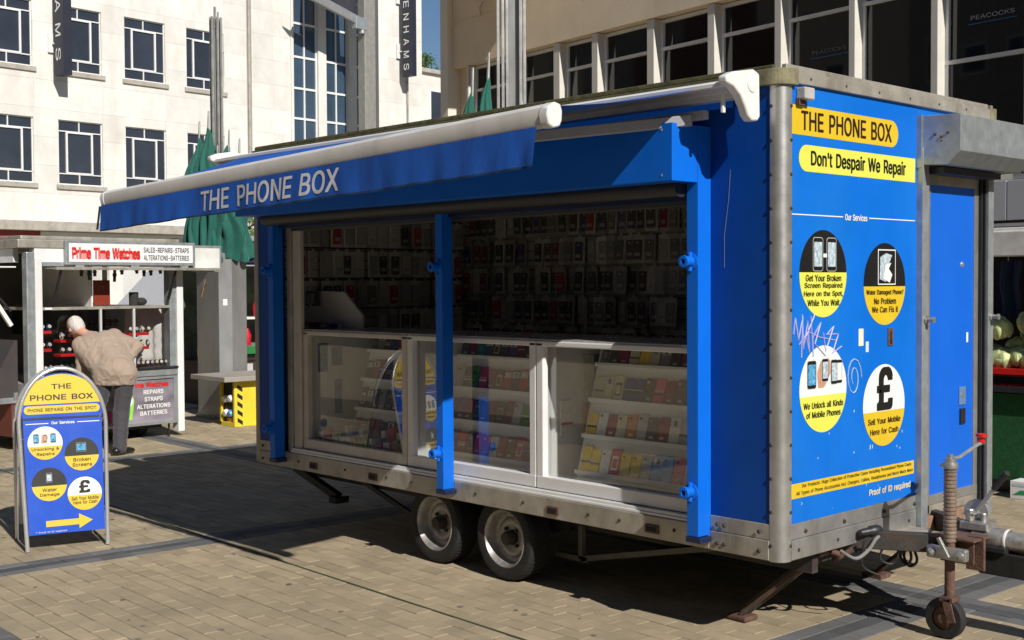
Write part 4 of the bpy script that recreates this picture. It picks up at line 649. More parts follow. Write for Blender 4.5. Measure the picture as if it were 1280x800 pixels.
def mcol(c): return M('case_'+c.replace(' ', '_'), COLS[c], .35, var=.15, scale=40)
card_w = M('white_card', (.78, .78, .75), .6); card_d = M('dark_card', (.45, .45, .45), .5); label_m = M('pale_label', (.55, .55, .53), .5)
boxmesh = {}
def casemesh(c, k=0):
    if (c, k) in boxmesh: return boxmesh[(c, k)]
    m = MB(); w_, h_, t_ = .068, .142, .012
    P2 = rr(w_, h_, .010, 3); P2 = [(a, b+h_/2) for a, b in P2]; m.prism(P2, 'y', -t_, 0, 0); f = -t_-.0012
    if k == 0: m.box(-.024, -.008, f, -t_+.001, h_-.03, h_-.016, 1); m.box(-.014, .014, f, -t_+.001, .02, .034, 2)
    elif k == 1: m.box(-.030, .030, f, -t_+.001, h_-.052, h_-.012, 2); m.box(-.010, .010, f-.001, f+.0005, h_-.046, h_-.018, 1)
    elif k == 2: m.box(-.034, .034, f, -t_+.001, .05, .062, 1); m.box(-.034, .034, f, -t_+.001, .07, .076, 2)
    else: m.box(-.022, .022, f, -t_+.001, .03, .105, 1); m.box(-.016, .016, f-.001, f+.0005, .04, .09, 0)
    other = {'black': 'grey', 'white': 'black', 'red': 'white', 'yellow': 'black', 'brown': 'cream', 'cream': 'brown'}.get(c, 'black')
    me = m.mesh('boxed_phone_case', [mcol(c), mcol(other), label_m]); boxmesh[(c, k)] = me; return me
pal = {0: ['black', 'dark red', 'black', 'navy', 'brown', 'dark red', 'grey'], 1: ['red', 'dark red', 'brown', 'navy', 'black', 'dark red', 'silver', 'black', 'purple', 'brown', 'green'],
       2: [['yellow', 'yellow', 'white', 'red', 'yellow', 'yellow', 'silver', 'blue', 'blue', 'pink', 'silver', 'silver', 'green', 'green'], ['yellow', 'white', 'dark red', 'cream', 'orange', 'silver', 'black', 'dark red', 'white', 'silver', 'silver', 'pink', 'pink', 'dark red'],
           ['cream', 'cream', 'cream', 'navy', 'navy', 'brown', 'pink', 'dark red', 'brown', 'brown', 'red', 'red', 'green', 'green'], ['grey', 'brown', 'dark red', 'cream', 'yellow', 'cream', 'grey', 'brown', 'dark red', 'dark red', 'silver', 'purple', 'pink', 'pink']]}
rown = ['lowest', 'second lowest', 'second highest', 'highest']; cn = ['left end', 'middle', 'right hand']
seen = {}
def ordinal(n): return ['first', 'second', 'third', 'fourth', 'fifth', 'sixth', 'seventh', 'eighth', 'ninth', 'tenth', 'eleventh', 'twelfth', 'thirteenth', 'fourteenth', 'fifteenth', 'sixteenth', 'seventeenth', 'eighteenth', 'nineteenth', 'twentieth', 'twenty first', 'twenty second', 'twenty third', 'twenty fourth', 'twenty fifth', 'twenty sixth', 'twenty seventh', 'twenty eighth'][n]
for i, (x0, x1, _) in enumerate(CASES):
    sx0 = x0+.24 if i == 0 else x0+(.045 if i == 1 else .10)
    for k in range(4):
        zz = .655+.198*k; yy = .262+(zz-.60)*.287
        nn = int((x1-.06-sx0)/.0735)
        for j in range(nn):
            c = pal[2][k][j % 14] if i == 2 else random.choice(pal[i])
            me = casemesh(c, random.choice([0, 0, 1, 2, 3])); o = bpy.data.objects.new('phone_case', me); C.objects.link(o)
            o.location = (sx0+.042+j*.0735+random.uniform(-.004, .004), yy-.006, zz-.001); o.rotation_euler = (radians(-16.5+random.uniform(-2, 2)), random.uniform(-.03, .03), 0)
            o.scale = (1, 1, random.uniform(.9, 1.03) if k < 3 else .78)
            tag(o, f'{c} phone case, {ordinal(j)} from left, {rown[k]} shelf of {cn[i]} counter', 'phone case', f'phone cases standing on the shelves of the {cn[i]} counter')
# flat packs and small boxes on the counter floors
FL = [('red', -1.50, .19, .12, .10, .18), ('white', -1.33, .19, .17, .12, .1), ('dark red', -1.18, .18, .15, .11, -.1), ('brown', -1.0, .18, .13, .12, .05), ('cream', -.83, .18, .15, .12, .1), ('grey', -.66, .18, .14, .12, -.12), ('brown', -.52, .18, .10, .12, .0),
      ('purple', -2.62, .18, .12, .10, .5), ('yellow', -2.45, .17, .15, .08, .6), ('red', -2.2, .18, .16, .08, .5), ('white', -2.0, .18, .16, .1, .1), ('dark red', -1.82, .18, .14, .1, -.1)]
for c, x, y, w_, d_, rz in FL:
    o = MB().box(-w_/2, w_/2, -d_/2, d_/2, 0, .012).build('flat_packet', mcol(c), None, bevel=.004); o.location = (x, y-.01, .602 if c != 'white' else .604); o.rotation_euler = (random.uniform(-.02, .02), random.uniform(-.04, .04), rz)
    f = MB().grid(lambda u, v: (-w_/2+.005+(w_-.01)*u, -d_/2+.005+(d_-.01)*v, .0135), 1, 1).build('packet_film', clearfilm, o)
    tag(o, f'{c} flat packet, {ordinal(FL.index((c, x, y, w_, d_, rz)) % 7)} from left on the floor of the {"right hand" if x > -1.6 else "middle"} counter', 'packet', 'flat packets lying on the counter floors')
SB = [('white', .05, .09), ('red', .045, .11), ('cream', .05, .09), ('white', .04, .07), ('white', .05, .075), ('yellow', .05, .05), ('green', .05, .06), ('white', .04, .09), ('navy', .05, .1), ('silver', .05, .08), ('brown', .045, .1), ('black', .06, .09)]
for row in range(2):
    for j in range(12):
        c, w_, h_ = SB[(j+row*5) % 12]; h_ *= 1+.5*row
        o = MB().box(-w_/2, w_/2, -.02, .02, 0, h_).box(-w_/2+.008, w_/2-.008, -.0205, -.019, h_*.2, h_*.6, 1).build('accessory_box', [mcol(c), mcol('black' if j % 2 else 'red')], None)
        o.location = (-3.87+j*.083+.02*row, .13+.09*row, .602); o.rotation_euler = (0, 0, random.uniform(-.35, .35))
        tag(o, f'{c} small box, {ordinal(j)} from left, {"front" if row == 0 else "second"} row on left end counter floor', 'box', 'small accessory boxes on the left counter floor')
# hanging packets
packs = {}
def packmesh(c, card):
    if (c, card) in packs: return packs[(c, card)]
    m = MB(); m.box(-.050, .050, 0, .003, -.198, 0, 0); m.box(-.012, .012, 0, .0035, -.0005, .018, 0)
    m.prism([(a, b-.105) for a, b in rr(.068, .142, .010, 2)], 'y', -.013, -.0005, 1)
    m.box(-.008, .008, -.0145, -.0128, -.062, -.048, 2)
    m.box(-.024, .024, -.0142, -.0128, -.15, -.125, 2 if card == 'w' else 0)
    m.grid(lambda u, v: (-.051+.102*u, -.016, -.199+.197*v), 1, 1, 3)
    me = m.mesh('hanging_case_packet', [card_w if card == 'w' else card_d, mcol(c), label_m, clearfilm]); packs[(c, card)] = me; return me
pc = ['black']*8+['silver', 'dark red', 'navy', 'brown', 'silver', 'white', 'purple', 'red', 'black', 'grey', 'grey', 'grey', 'white', 'brown', 'navy']
for k in range(5):
    for j in range(27):
        c = random.choice(pc); cd_ = random.choice('wwddd')
        if random.random() < .03: continue
        o = bpy.data.objects.new('case_packet', packmesh(c, cd_)); C.objects.link(o)
        o.location = (-4.34+j*.097+random.uniform(-.012, .012), WD-.085-random.uniform(0, .06), 2.272-k*.222); o.rotation_euler = (radians(random.uniform(-5, 2)), radians(random.gauss(0, 1.5)), radians(random.gauss(0, 7)))
        tag(o, f'{c} packet hanging {ordinal(j)} from left in {["top", "second", "third", "fourth", "bottom"][k]} row of kiosk back wall', 'case packet', 'phone case packets hanging on the back wall')
for k in range(4):
    for j in range(15):
        if k == 3 and j < 7: continue
        c = random.choice(['white', 'grey', 'black', 'silver', 'white', 'brown', 'silver', 'black', 'white', 'red']); cd_ = random.choice('wwwd')
        o = bpy.data.objects.new('case_packet', packmesh(c, cd_)); C.objects.link(o)
        o.location = (L0+.115+random.uniform(0, .05), .30+j*.107+random.uniform(-.012, .012), 2.185-k*.225); o.rotation_euler = (0, radians(random.uniform(-3, 3)), radians(90+random.gauss(0, 7)))
        tag(o, f'{c} packet hanging {ordinal(j)} from front in {["top", "second", "third", "fourth"][k]} row of left inner wall', 'case packet', 'accessory packets hanging on the left inner wall')
# cream cupboard panel in the left bay, with socket
cp = MB().prism([(-4.44, 1.403), (-4.44, 1.668), (-3.93, 1.657), (-3.71, 1.49), (-3.71, 1.403)], 'y', .36, .38).build('cream_partition', cream, None, bevel=.003)
tag(cp, 'cream board with a clipped corner standing behind the left end counter', 'partition')
so_ = MB().box(-4.40, -4.21, .348, .3595, 1.555, 1.66).build('wall_socket', M('grey_socket', (.14, .15, .15), .5, var=.5, scale=60), cp, bevel=.006)
MB().box(-4.38, -4.28, .336, .347, 1.57, 1.645).box(-4.34, -4.31, .33, .347, 1.54, 1.57).build('plug', M('pale_plug', (.35, .36, .36), .5), so_, bevel=.004)
o = MB().prism([(a, b) for a, b in [(-4.22, 1.435), (-4.19, 1.443), (-3.84, 1.443), (-3.81, 1.435)]], 'y', .20, .30).box(-4.15, -4.12, .21, .29, 1.402, 1.438).box(-3.93, -3.90, .21, .29, 1.402, 1.438).build('phone_stand', mcol('purple'), None, bevel=.004); tag(o, 'small purple stand on top of the left end counter in front of the cream board', 'stand')
for x, y, c, nm in ((-1.575, .24, 'pink', 'white case packet with a pink band low on the right counter side panel'), (-1.54, .42, 'cream', 'cream case packet high on the side panel of the right counter')):
    o = MB().box(0, .014, -.045, .045, 0, .20, 0).box(.0135, .016, -.046, .046, .06, .075, 1).build('side_packet', [mcol('white' if c == 'pink' else 'cream'), mcol(c)], None, bevel=.004); o.location = (-1.62, y, .85 if c == 'pink' else 1.1); tag(o, nm, 'case packet')
for x, y, z, c, nm in ((-1.62, .42, .86, 'orange', 'orange tinted case packet on the side panel of the right counter beside the white one'), (-1.62, .50, 1.14, 'brown', 'brown case packet on the side panel of the right counter, farthest back')):
    o = MB().box(0, .014, -.04, .04, 0, .16).build('side_packet', mcol(c), None, bevel=.004); o.location = (x, y, z); tag(o, nm, 'case packet')
for k, (y, z, w_, h_) in enumerate(((.14, 1.10, .08, .2), (.26, 1.14, .09, .13), (.27, .80, .06, .24))):
    o = B(0, .004, -w_/2, w_/2, 0, h_).build('poster', M('blue_poster', (.12, .2, .32), .4, var=.6, scale=25), None); o.location = (-3.936, y+.04, z); tag(o, ['narrow blue poster nearest the glass inside the left end counter', 'square blue poster on the side panel inside the left end counter', 'tall slim blue poster low on the side panel of the left end counter'][k], 'poster', 'blue posters in the left counter')
# =================================================================== ground
GA = radians(-2.0); GC, GS = cos(GA), sin(GA)
def g2w(p, q): return (GC*p-GS*q, GS*p+GC*q)
def uvd(x, y, z=0):
    d = Vector((x, y, z))-CAM; zz = d.dot(fw); return (640+FPX*d.dot(rt)/zz, 400-FPX*d.dot(up)/zz, zz) if zz > .1 else (-9999, 0, zz)
pav = bpy.data.materials.new('distant_paving'); pav.use_nodes = True; nt_ = pav.node_tree; bs = nt_.nodes['Principled BSDF']; bs.inputs['Roughness'].default_value = .9
ge = nt_.nodes.new('ShaderNodeNewGeometry'); mp = nt_.nodes.new('ShaderNodeMapping'); mp.inputs['Rotation'].default_value = (0, 0, -GA); br = nt_.nodes.new('ShaderNodeTexBrick')
br.inputs['Color1'].default_value = (.375, .31, .205, 1); br.inputs['Color2'].default_value = (.335, .275, .18, 1); br.inputs['Mortar'].default_value = (.12, .10, .07, 1)
br.inputs['Scale'].default_value = 1; br.inputs['Brick Width'].default_value = .2; br.inputs['Row Height'].default_value = .1; br.inputs['Mortar Size'].default_value = .004
nt_.links.new(ge.outputs['Position'], mp.inputs[0]); nt_.links.new(mp.outputs[0], br.inputs['Vector']); nt_.links.new(br.outputs[0], bs.inputs['Base Color'])
gm = MB(); gm.add([(-400, -300, -.014), (300, -300, -.014), (300, 500, -.014), (-400, 500, -.014)], [(0, 1, 2, 3)]); gm.build('ground', pav, kind='structure')
jm = MB(); jm.add([(*g2w(-15, -6), -.006), (*g2w(3, -6), -.006), (*g2w(3, 7.5), -.006), (*g2w(-15, 7.5), -.006)], [(0, 1, 2, 3)])
PV = jm.build('paving', M('sandy_joint_moss', (.11, .095, .055), .95, var=.4, scale=9, dirt=(.05, .065, .02), dirt_amt=.8), kind='structure')
bt = dict(rough=.88, var=.13, macro=.16, scale=3.5, bump=.5, bscale=140, dirt=(.25, .205, .135), dirt_amt=.5)
BM = [[M('buff_brick', (.375, .305, .198), rand=.075, **bt), M('buff_brick_far', (.375, .305, .198), rand=.13, attr=True, **bt)],
      [M('grey_brick', (.135, .135, .135), .85, var=.15, scale=4, bump=.5, bscale=140, rand=.2, dirt=(.20, .19, .17), dirt_amt=.4), M('grey_brick_far', (.135, .135, .135), .85, var=.15, scale=4, bump=.5, bscale=140, rand=.2, attr=True, dirt=(.20, .19, .17), dirt_amt=.4)],
      [M('charcoal_brick', (.075, .078, .082), .85, var=.2, scale=4, bump=.5, bscale=140, rand=.2, dirt=(.15, .14, .13), dirt_amt=.4), M('charcoal_brick_far', (.075, .078, .082), .85, var=.2, scale=4, bump=.5, bscale=140, rand=.2, attr=True, dirt=(.15, .14, .13), dirt_amt=.4)]]
def brickgeo(l, w_, z=0, t=(0, 0), ch_=.0022):
    a, b = l/2, w_/2; A_, B_ = a-ch_, b-ch_
    vs = [(-a, -b, -.012), (a, -b, -.012), (a, b, -.012), (-a, b, -.012), (-a, -b, -ch_), (a, -b, -ch_), (a, b, -ch_), (-a, b, -ch_), (-A_, -B_, 0), (A_, -B_, 0), (A_, B_, 0), (-A_, B_, 0)]
    vs = [(x, y, zz+z+(t[0]*x+t[1]*y if zz > -.01 else 0)) for x, y, zz in vs]
    fs = [(8, 9, 10, 11)]+[(i, (i+1) % 4, 4+(i+1) % 4, 4+i) for i in range(4)]+[(4+i, 4+(i+1) % 4, 8+(i+1) % 4, 8+i) for i in range(4)]
    return vs, fs
bricks = []; random.seed(21)   # (p, q, along_q, colour)
P0, Q0 = -.2, 1.285; PER = 4.1; BW = .3
for a in range(-5, 2):
    for b in range(-2, 4):
        p0, q0 = P0+PER*a, Q0+PER*b
        for k in range(20):       # band along q (between the crossings)
            for j in range(3):
                if k < 19: bricks.append((p0+.05+.1*j, q0+.4+.2*k, True, 2 if j == 1 else 1, .2))
        for k in range(20):
            for j in range(3):
                if j == 1 and k == 0: bricks.append((p0+.05, q0+.15, False, 2, .1))
                bricks.append((p0+.1+.2*k+(.0 if j != 1 else .1), q0+.05+.1*j, False, 2 if j == 1 else 1, .2))
            if k == 19:
                for j in (0, 2): bricks.append((p0+4.05, q0+.05+.1*j, False, 1, .1))
        for r in range(38):
            if r % 2: bricks.append((p0+.35, q0+.35+.1*r, False, 0, .1)); bricks.append((p0+4.05, q0+.35+.1*r, False, 0, .1))
            for k in range(18 if r % 2 else 19): bricks.append((p0+.4+.2*k+.1*(r % 2), q0+.35+.1*r, False, 0, .2))
sel = []
for p, q, al, c, ln in bricks:
    x, y = g2w(p, q); u_, v_, d_ = uvd(x, y)
    if d_ < .5 or d_ > 21: continue
    if -650 < u_ < 1900 and v_ < 1250: sel.append((-(1/d_) if (0 < u_ < 1280 and v_ < 800 and not (-4.4 < x < -.3 and .35 < y < 2)) else 0, x, y, al, c, q, ln))
sel.sort(key=lambda t: t[0])
far = [MB(), MB(), MB()]; bmesh_ = [MB().mesh, None]
prot = []
for c in range(3):
    m = MB(); m.add(*brickgeo(.1982, .0958)); prot.append(m.mesh('brick', BM[c][0]))
for i, (_, x, y, al, c, q, ln) in enumerate(sel):
    rz = GA+(pi/2 if al else 0)+random.gauss(0, .006); tilt = (random.gauss(0, .005), random.gauss(0, .007)); dz = random.gauss(0, .0008)
    wid = .0958 if abs(q+.715-.0) > .06 else .088
    if i < 290 and ln > .15:
        o = bpy.data.objects.new('brick', prot[c]); C.objects.link(o); o.parent = PV; o.location = (x, y, dz); o.rotation_euler = (tilt[1], -tilt[0], rz)
    else:
        vs, fs = brickgeo(ln-.0018, wid, dz, tilt); cz, sz = cos(rz), sin(rz)
        far[c].add([(x+cz*a-sz*b, y+sz*a+cz*b, z) for a, b, z in vs], fs, 0, random.random())
for c in range(3): far[c].build('brick_field', BM[c][1], PV, kind='stuff')
# mossy movement joint running through the paving
m = MB(); m.bar((*g2w(-9, -.713), -.003), (*g2w(2.5, -.713), -.003), .014, .012); m.build('expansion_joint', M('moss_joint', (.045, .05, .02), .95, var=.5, scale=30), PV)
lt = MB(); random.seed(9)
for i in range(70):
    x, y = g2w(random.uniform(-9, 1), random.uniform(-3, 1.5)); a = random.uniform(.004, .011); t = random.uniform(0, 6)
    lt.add([(x+a*cos(t), y+a*sin(t), .003), (x-a*sin(t)*.6, y+a*cos(t)*.5, .005), (x-a*cos(t), y-a*sin(t), .003), (x+a*sin(t)*.5, y-a*cos(t)*.7, .004)], [(0, 1, 2, 3)])
gs = MB()
for i in range(150):
    x, y = g2w(random.uniform(-9, 1.5), random.uniform(-3.6, 1.2)); a = random.uniform(.008, .02); k_ = 8; t0 = random.uniform(0, 6)
    gs.add([(x+a*cos(t0+2*pi*j/k_)*random.uniform(.8, 1.2), y+a*sin(t0+2*pi*j/k_)*random.uniform(.8, 1.2), .0032) for j in range(k_)], [tuple(range(k_))])
gs.build('gum_spots', M('grey_gum', (.20, .17, .13), .8, var=.3), PV, kind='stuff')
lt.build('litter_specks', M('pale_litter', (.5, .46, .38), .8, var=.3), PV, kind='stuff')
# =================================================================== buildings
def ashlar(par, mat, y0, y1, z0, z1, bw, bh, holes, x=0.0, dep=.06, offs=.5, name='stone_block', gap=.004, stuff=False, colx=None):
    """courses of stone blocks on the wall plane (local x out of the wall), leaving window openings"""
    cache = {}; nz = max(1, round((z1-z0)/bh)); hz = (z1-z0)/nz; mbs = MB()
    for r in range(nz):
        za, zb = z0+r*hz, z0+(r+1)*hz; edges = [y0]
        yv = y0+(bw*offs if r % 2 else bw)
        while yv < y1-.1: edges.append(yv); yv += bw
        edges.append(y1)
        segs = []
        for a, b in zip(edges, edges[1:]):
            pieces = [(a, b, za, zb)]
            for h0, h1, hz0, hz1 in holes:
                new = []
                for (pa, pb, pz0, pz1) in pieces:
                    if pb <= h0+1e-4 or pa >= h1-1e-4 or pz1 <= hz0+1e-4 or pz0 >= hz1-1e-4: new.append((pa, pb, pz0, pz1)); continue
                    if pa < h0: new.append((pa, h0, pz0, pz1))
                    if pb > h1: new.append((h1, pb, pz0, pz1))
                    m0, m1 = max(pa, h0), min(pb, h1)
                    if pz1 > hz1: new.append((m0, m1, hz1, pz1))
                    if pz0 < hz0: new.append((m0, m1, pz0, hz0))
                pieces = new
            segs += pieces
        for a, b, c0, c1 in segs:
            if b-a < .03 or c1-c0 < .03: continue
            key = (round(b-a, 3), round(c1-c0, 3))
            if stuff: mbs.box(x-dep, x, a+gap/2, b-gap/2, c0+gap/2, c1-gap/2, 0, random.random()); continue
            if key not in cache: cache[key] = MB().box(-dep, 0, gap/2, b-a-gap/2, gap/2, c1-c0-gap/2).mesh(name, mat)
            o = bpy.data.objects.new(name, cache[key]); C.objects.link(o); o.parent = par; o.location = (x+random.uniform(-.003, .0), a, c0)
    if stuff: mbs.build(name, mat, par, kind='stuff')
def steel_window(par, y0, y1, z0, z1, x=-.10, pane_mat=None, sx=.5):
    """white steel window: two top lights, narrow-wide-narrow middle with casement, two bottom lights"""
    w_, h_ = y1-y0, z1-z0; f = .034; ys = y0+w_*.48; ya, yb_ = y0+w_*.20, y0+w_*.77; zt = z1-h_*.17; zl = z0+h_*.17
    fr_ = MB()
    for a, b in ((y0, y0+f), (y1-f, y1)): fr_.box(x, x+.05, a, b, z0, z1)
    for a in (z0, z1-f): fr_.box(x+.001, x+.051, y0, y1, a, a+f)
    for a in (zt, zl): fr_.box(x+.002, x+.05, y0, y1, a-f/2, a+f/2)
    fr_.box(x, x+.048, ys-f/2, ys+f/2, zt, z1).box(x, x+.048, ys-f/2, ys+f/2, z0, zl)
    fr_.box(x, x+.06, ya-f*.9, ya+f*.9, zl, zt).box(x, x+.06, yb_-f*.9, yb_+f*.9, zl, zt).box(x, x+.058, ya, yb_, zt-f*1.6, zt-f*.2).box(x, x+.058, ya, yb_, zl+f*.2, zl+f*1.6)
    wn = fr_.build('window', winframe, par)
    for a, b, c0, c1 in ((y0, ys, zt, z1), (ys, y1, zt, z1), (y0, ya, zl, zt), (ya, yb_, zl, zt), (yb_, y1, zl, zt), (y0, ys, z0, zl), (ys, y1, z0, zl)):
        m = MB(); t = random.gauss(0, .004); m.add([(x+.012+t, a, c0), (x+.012-t, b, c0), (x+.012-t, b, c1), (x+.012+t, a, c1)], [(0, 1, 2, 3)]); m.build('pane', pane_mat or winglass, wn)
    B(x-.4, x+.16, y0-.09, y1+.11, z0-.16, z0-.01).build('sill', stone_grime, wn, bevel=.01)
random.seed(7)
DB_ = E('department_store', 'large pale stone department store with white steel windows and tall glazed stair bays', 'building', (-35.16, 13.0, 0), radians(5.8))
wins = [(s0, s0+1.54, z0, z0+2.04) for z0 in (4.93, 8.54, 12.2) for s0 in (-6.32, -3.95, -1.58, .80, 3.19)]
bays = [(7.84, 9.02), (9.42, 10.56), (10.96, 12.0)]
ashlar(DB_, stone, -9.5, 5.72, 3.72, 14.4, 2.375, .915, [(a, b, c0, c1) for a, b, c0, c1 in wins], dep=.14)
ashlar(DB_, stone, 5.95, 14.6, 3.72, 14.4, 1.93, .915, [(a, b, 4.2, 14.4) for a, b in ((7.80, 12.04),)], x=-.02, dep=.14)
B(-.6, -.16, -9.5, 14.6, 3.3, 14.4).build('wall_core', stone_grime, DB_); B(-12, -.14, 14.3, 14.6, 0, 14.4).build('side_wall', stone, DB_)
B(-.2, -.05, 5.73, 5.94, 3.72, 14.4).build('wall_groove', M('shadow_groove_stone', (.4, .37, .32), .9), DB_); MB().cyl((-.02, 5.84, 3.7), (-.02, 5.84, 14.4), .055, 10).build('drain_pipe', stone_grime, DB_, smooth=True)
MB().cyl((.06, 13.70, 3.7), (.06, 13.70, 14.4), .035, 8).build('drain_pipe', stone_grime, DB_, smooth=True)
B(-12, .1, -9.7, 14.8, 14.4, 14.8).build('parapet', stone, DB_)
for a, b, c0, c1 in wins: steel_window(DB_, a, b, c0, c1)
B(-.55, -.30, 7.8, 12.04, 4.2, 14.4).build('bay_backing', darkgap, DB_)
for a, b in ((7.72, 7.84), (9.02, 9.42), (10.56, 10.96), (12.0, 12.12)): B(-.3, .04, a, b, 4.0, 14.4).build('bay_pier', stone, DB_, bevel=.01)
for a, b in bays:
    z = 4.3; wn = MB()
    wn.box(-.13, -.07, a, a+.05, 4.2, 14.4).box(-.13, -.07, b-.05, b, 4.2, 14.4).box(-.13, -.075, (a+b)/2-.03, (a+b)/2+.03, 4.2, 14.4)
    zs = [4.3, 5.55, 6.8, 7.95, 9.08, 10.25, 11.5, 12.7, 13.9]
    for zz in zs: wn.box(-.128, -.08, a, b, zz-.04, zz+.04)
    W_ = wn.build('stair_window', winframe, DB_)
    for z0_, z1_ in zip(zs, zs[1:]):
        for ya, yb2 in ((a, (a+b)/2), ((a+b)/2, b)):
            m = MB(); t = random.gauss(0, .004); m.add([(-.12+t, ya, z0_), (-.12-t, yb2, z0_), (-.12-t, yb2, z1_), (-.12+t, ya, z1_)], [(0, 1, 2, 3)]); m.build('pane', skyglass, W_)
B(-.16, .55, -9.7, 14.6, 3.42, 3.72).build('canopy_ledge', stone_grime, DB_, bevel=.02)
B(-.2, .25, -9.7, 14.6, 2.75, 3.41).build('shop_fascia', white, DB_, bevel=.01)
for k in range(10): B(-.3, .05, -9.7+2.45*k, -9.7+2.45*k+.5, 0, 2.74).build('shop_pier', stone, DB_)
B(-.35, -.3, -9.7, 14.6, 0, 2.74).build('shop_window', M('pale_shop_blind', (.62, .62, .60), .5, var=.1, scale=.7), DB_)
MB().box(.25, .31, -4.6, -2.4, 3.15, 3.42).build('fascia_sign', M('dull_red_sign', (.30, .05, .045), .6), DB_)
# hanging fabric banners with the store name reading downwards
def down(par, word, x, yc, z0, step, lh, lw, mat):
    """letters turned on their side, reading downwards, on the +x face"""
    for i, chh in enumerate(word):
        tx(par, chh, (x, yc, z0-step*i), -Z, Y, lh, lw, mat, bold=.004, off=.004)
bdark = M('banner_navy_black', (.018, .02, .035), .55, var=.15, scale=2)
for y0, zb, word, top, step, lab in ((-1.92, 8.28, 'DEBENHAMS', .65, .75, 'narrow dark banner ending in the letters AMS beside the upper left windows'), (13.1, 10.1, 'DEBENHAMS', .37, .50, 'narrow dark vertical banner ending in ENHAMS near the sky gap')):
    cy = y0+.28
    bn = E('store_banner', lab, 'banner', DB_.matrix_basis @ Vector((.9, cy, zb)) if False else (0, 0, 0), 0, 'vertical banners on the store wall')
    bn.location = Matrix.Translation((-35.16, 13.0, 0)) @ Matrix.Rotation(radians(5.8), 4, 'Z') @ Vector((.35, cy, zb)); bn.rotation_euler = (0, 0, radians(5.8))
    B(-.10, .42, -.17, .14, 0, 6).build('panel', bdark, bn, bevel=.01)
    bn.children[0].scale.z = 1 if step < .6 else 1.15
    for zz in (1.0, 3.2): MB().box(-.35, -.1, -.15, -.12, zz, zz+.05).box(-.35, -.28, -.26, 0, zz-.25, zz+.35).build('bracket', white, bn)
    for i, chh in enumerate(word[::-1]): tx(bn, chh, (.15, -.171, top+step*i), -Z, X, step*.52, .31, white_print, bold=.002, off=.004)
    # letters on the panel's side that faces the square
# low building closing the gap, with a shrub on its roof
LB = E('low_building', 'low pale building in the gap under the blue sky between the two stores', 'building', (-35.16, 13.0, 0), radians(5.8))
B(-8, -.5, 14.65, 22, 0, 10.6).build('wall', stone, LB); B(-8, -.35, 14.62, 22, 10.6, 10.78).build('coping', stone_grime, LB, bevel=.02)
w_ = B(-.52, -.47, 15.5, 16.9, 8.1, 9.95).build('window', winframe, LB); B(-.49, -.46, 15.58, 16.82, 8.18, 9.86).build('pane', winglass, w_); B(-.45, -.44, 16.16, 16.22, 8.2, 9.85).build('glazing_bar', winframe, w_); MB().cyl((-.44, 14.8, 3), (-.44, 14.8, 10.6), .05, 8).build('drain_pipe', stone_grime, LB)
def foliage(par, c, r, n, mat, size, seed, name='leaves'):
    random.seed(seed); m = MB(); c = Vector(c)
    cl_ = [Vector((random.gauss(0, .45)*r[0], random.gauss(0, .45)*r[1], random.gauss(0, .4)*r[2])) for _ in range(max(4, n//45))]
    for i in range(n):
        p = c+random.choice(cl_)+Vector((random.gauss(0, .18)*r[0], random.gauss(0, .18)*r[1], random.gauss(0, .18)*r[2])); a = Vector((random.gauss(0, 1), random.gauss(0, 1), random.gauss(0, 1))).normalized(); b = a.orthogonal().normalized(); s = size*random.uniform(.5, 1.3)
        m.add([p-a*s, p+b*s*.45, p+a*s, p-b*s*.45], [(0, 1, 2, 3)], 0, random.random())
    return m.build(name, mat, par, kind='stuff')
leafm = M('leaf_green_varied', (.06, .13, .035), .7, var=.3, scale=5, rand=.5, attr=True)
SH = E('roof_shrub', 'small dark green shrub growing on the roof against the blue sky', 'shrub', (-40.6, 28.2, 10.7)); SH.location = Matrix.Translation((-35.16, 13.0, 0)) @ Matrix.Rotation(radians(5.8), 4, 'Z') @ Vector((-1.2, 15.6, 10.7))
foliage(SH, (0, .1, .5), (.5, .9, .7), 420, leafm, .10, 4); MB().tube([(0, 0, 0), (.05, .1, .5), (0, .15, .9)], [.04, .03, .01], 6).tube([(0, 0, .1), (.1, .5, .6)], [.03, .01], 6).build('stem', wood, SH)
# clothes store behind the trailer
random.seed(17)
PA = radians(-6.1); PT = (-3.62, 10.01, 0)
PK = E('clothes_store', 'tan stone clothes store with a band of dark windows between white mullions', 'building', PT, PA)
# local frame: x to the right along the front, y into the building; front plane y = 0
muls = [(-11.55, -11.3), (-10.05, -9.72), (-8.83, -8.47), (-7.78, -7.44), (-6.40, -6.05), (-5.04, -4.71), (-3.70, -3.39), (-2.38, -2.09), (-1.09, -.80), (.20, .52), (1.6, 1.9), (3.0, 3.3), (4.4, 4.7), (5.8, 6.1), (7.2, 7.5), (8.6, 8.9), (10., 10.3)]
REC = .34
for k in range(13):
    for r in range(4):
        B(-11.995+2.0*k+.004, -11.995+2.0*(k+1)-.004, -.02 if r else -.03, .3, 6.0+r*.9+.003, 6.0+(r+1)*.9-.003).build('stone_block', tan_stone, PK)
B(-12.0, 14, .3, 8, 2.4, 10.5).build('wall_core', stone_grime, PK)
B(-12.27, -12.0, -.14, 8, 0, 12.5).build('end_pier', pale_stone, PK, bevel=.01)
B(-11.995, -11.56, .16, .3, 2.9, 6.0).build('wall_return', tan_stone, PK)
glk = M('black_store_glass', (.006, .006, .007), .03, var=.4, scale=1, spec=.65, rvar=.01)
for i, (a, b) in enumerate(muls): B(a, b-.185, .0, .34, 3.02, 5.995).build('mullion', M('pale_mullion', (.68, .65, .58), .7, var=.05), PK, bevel=.008)
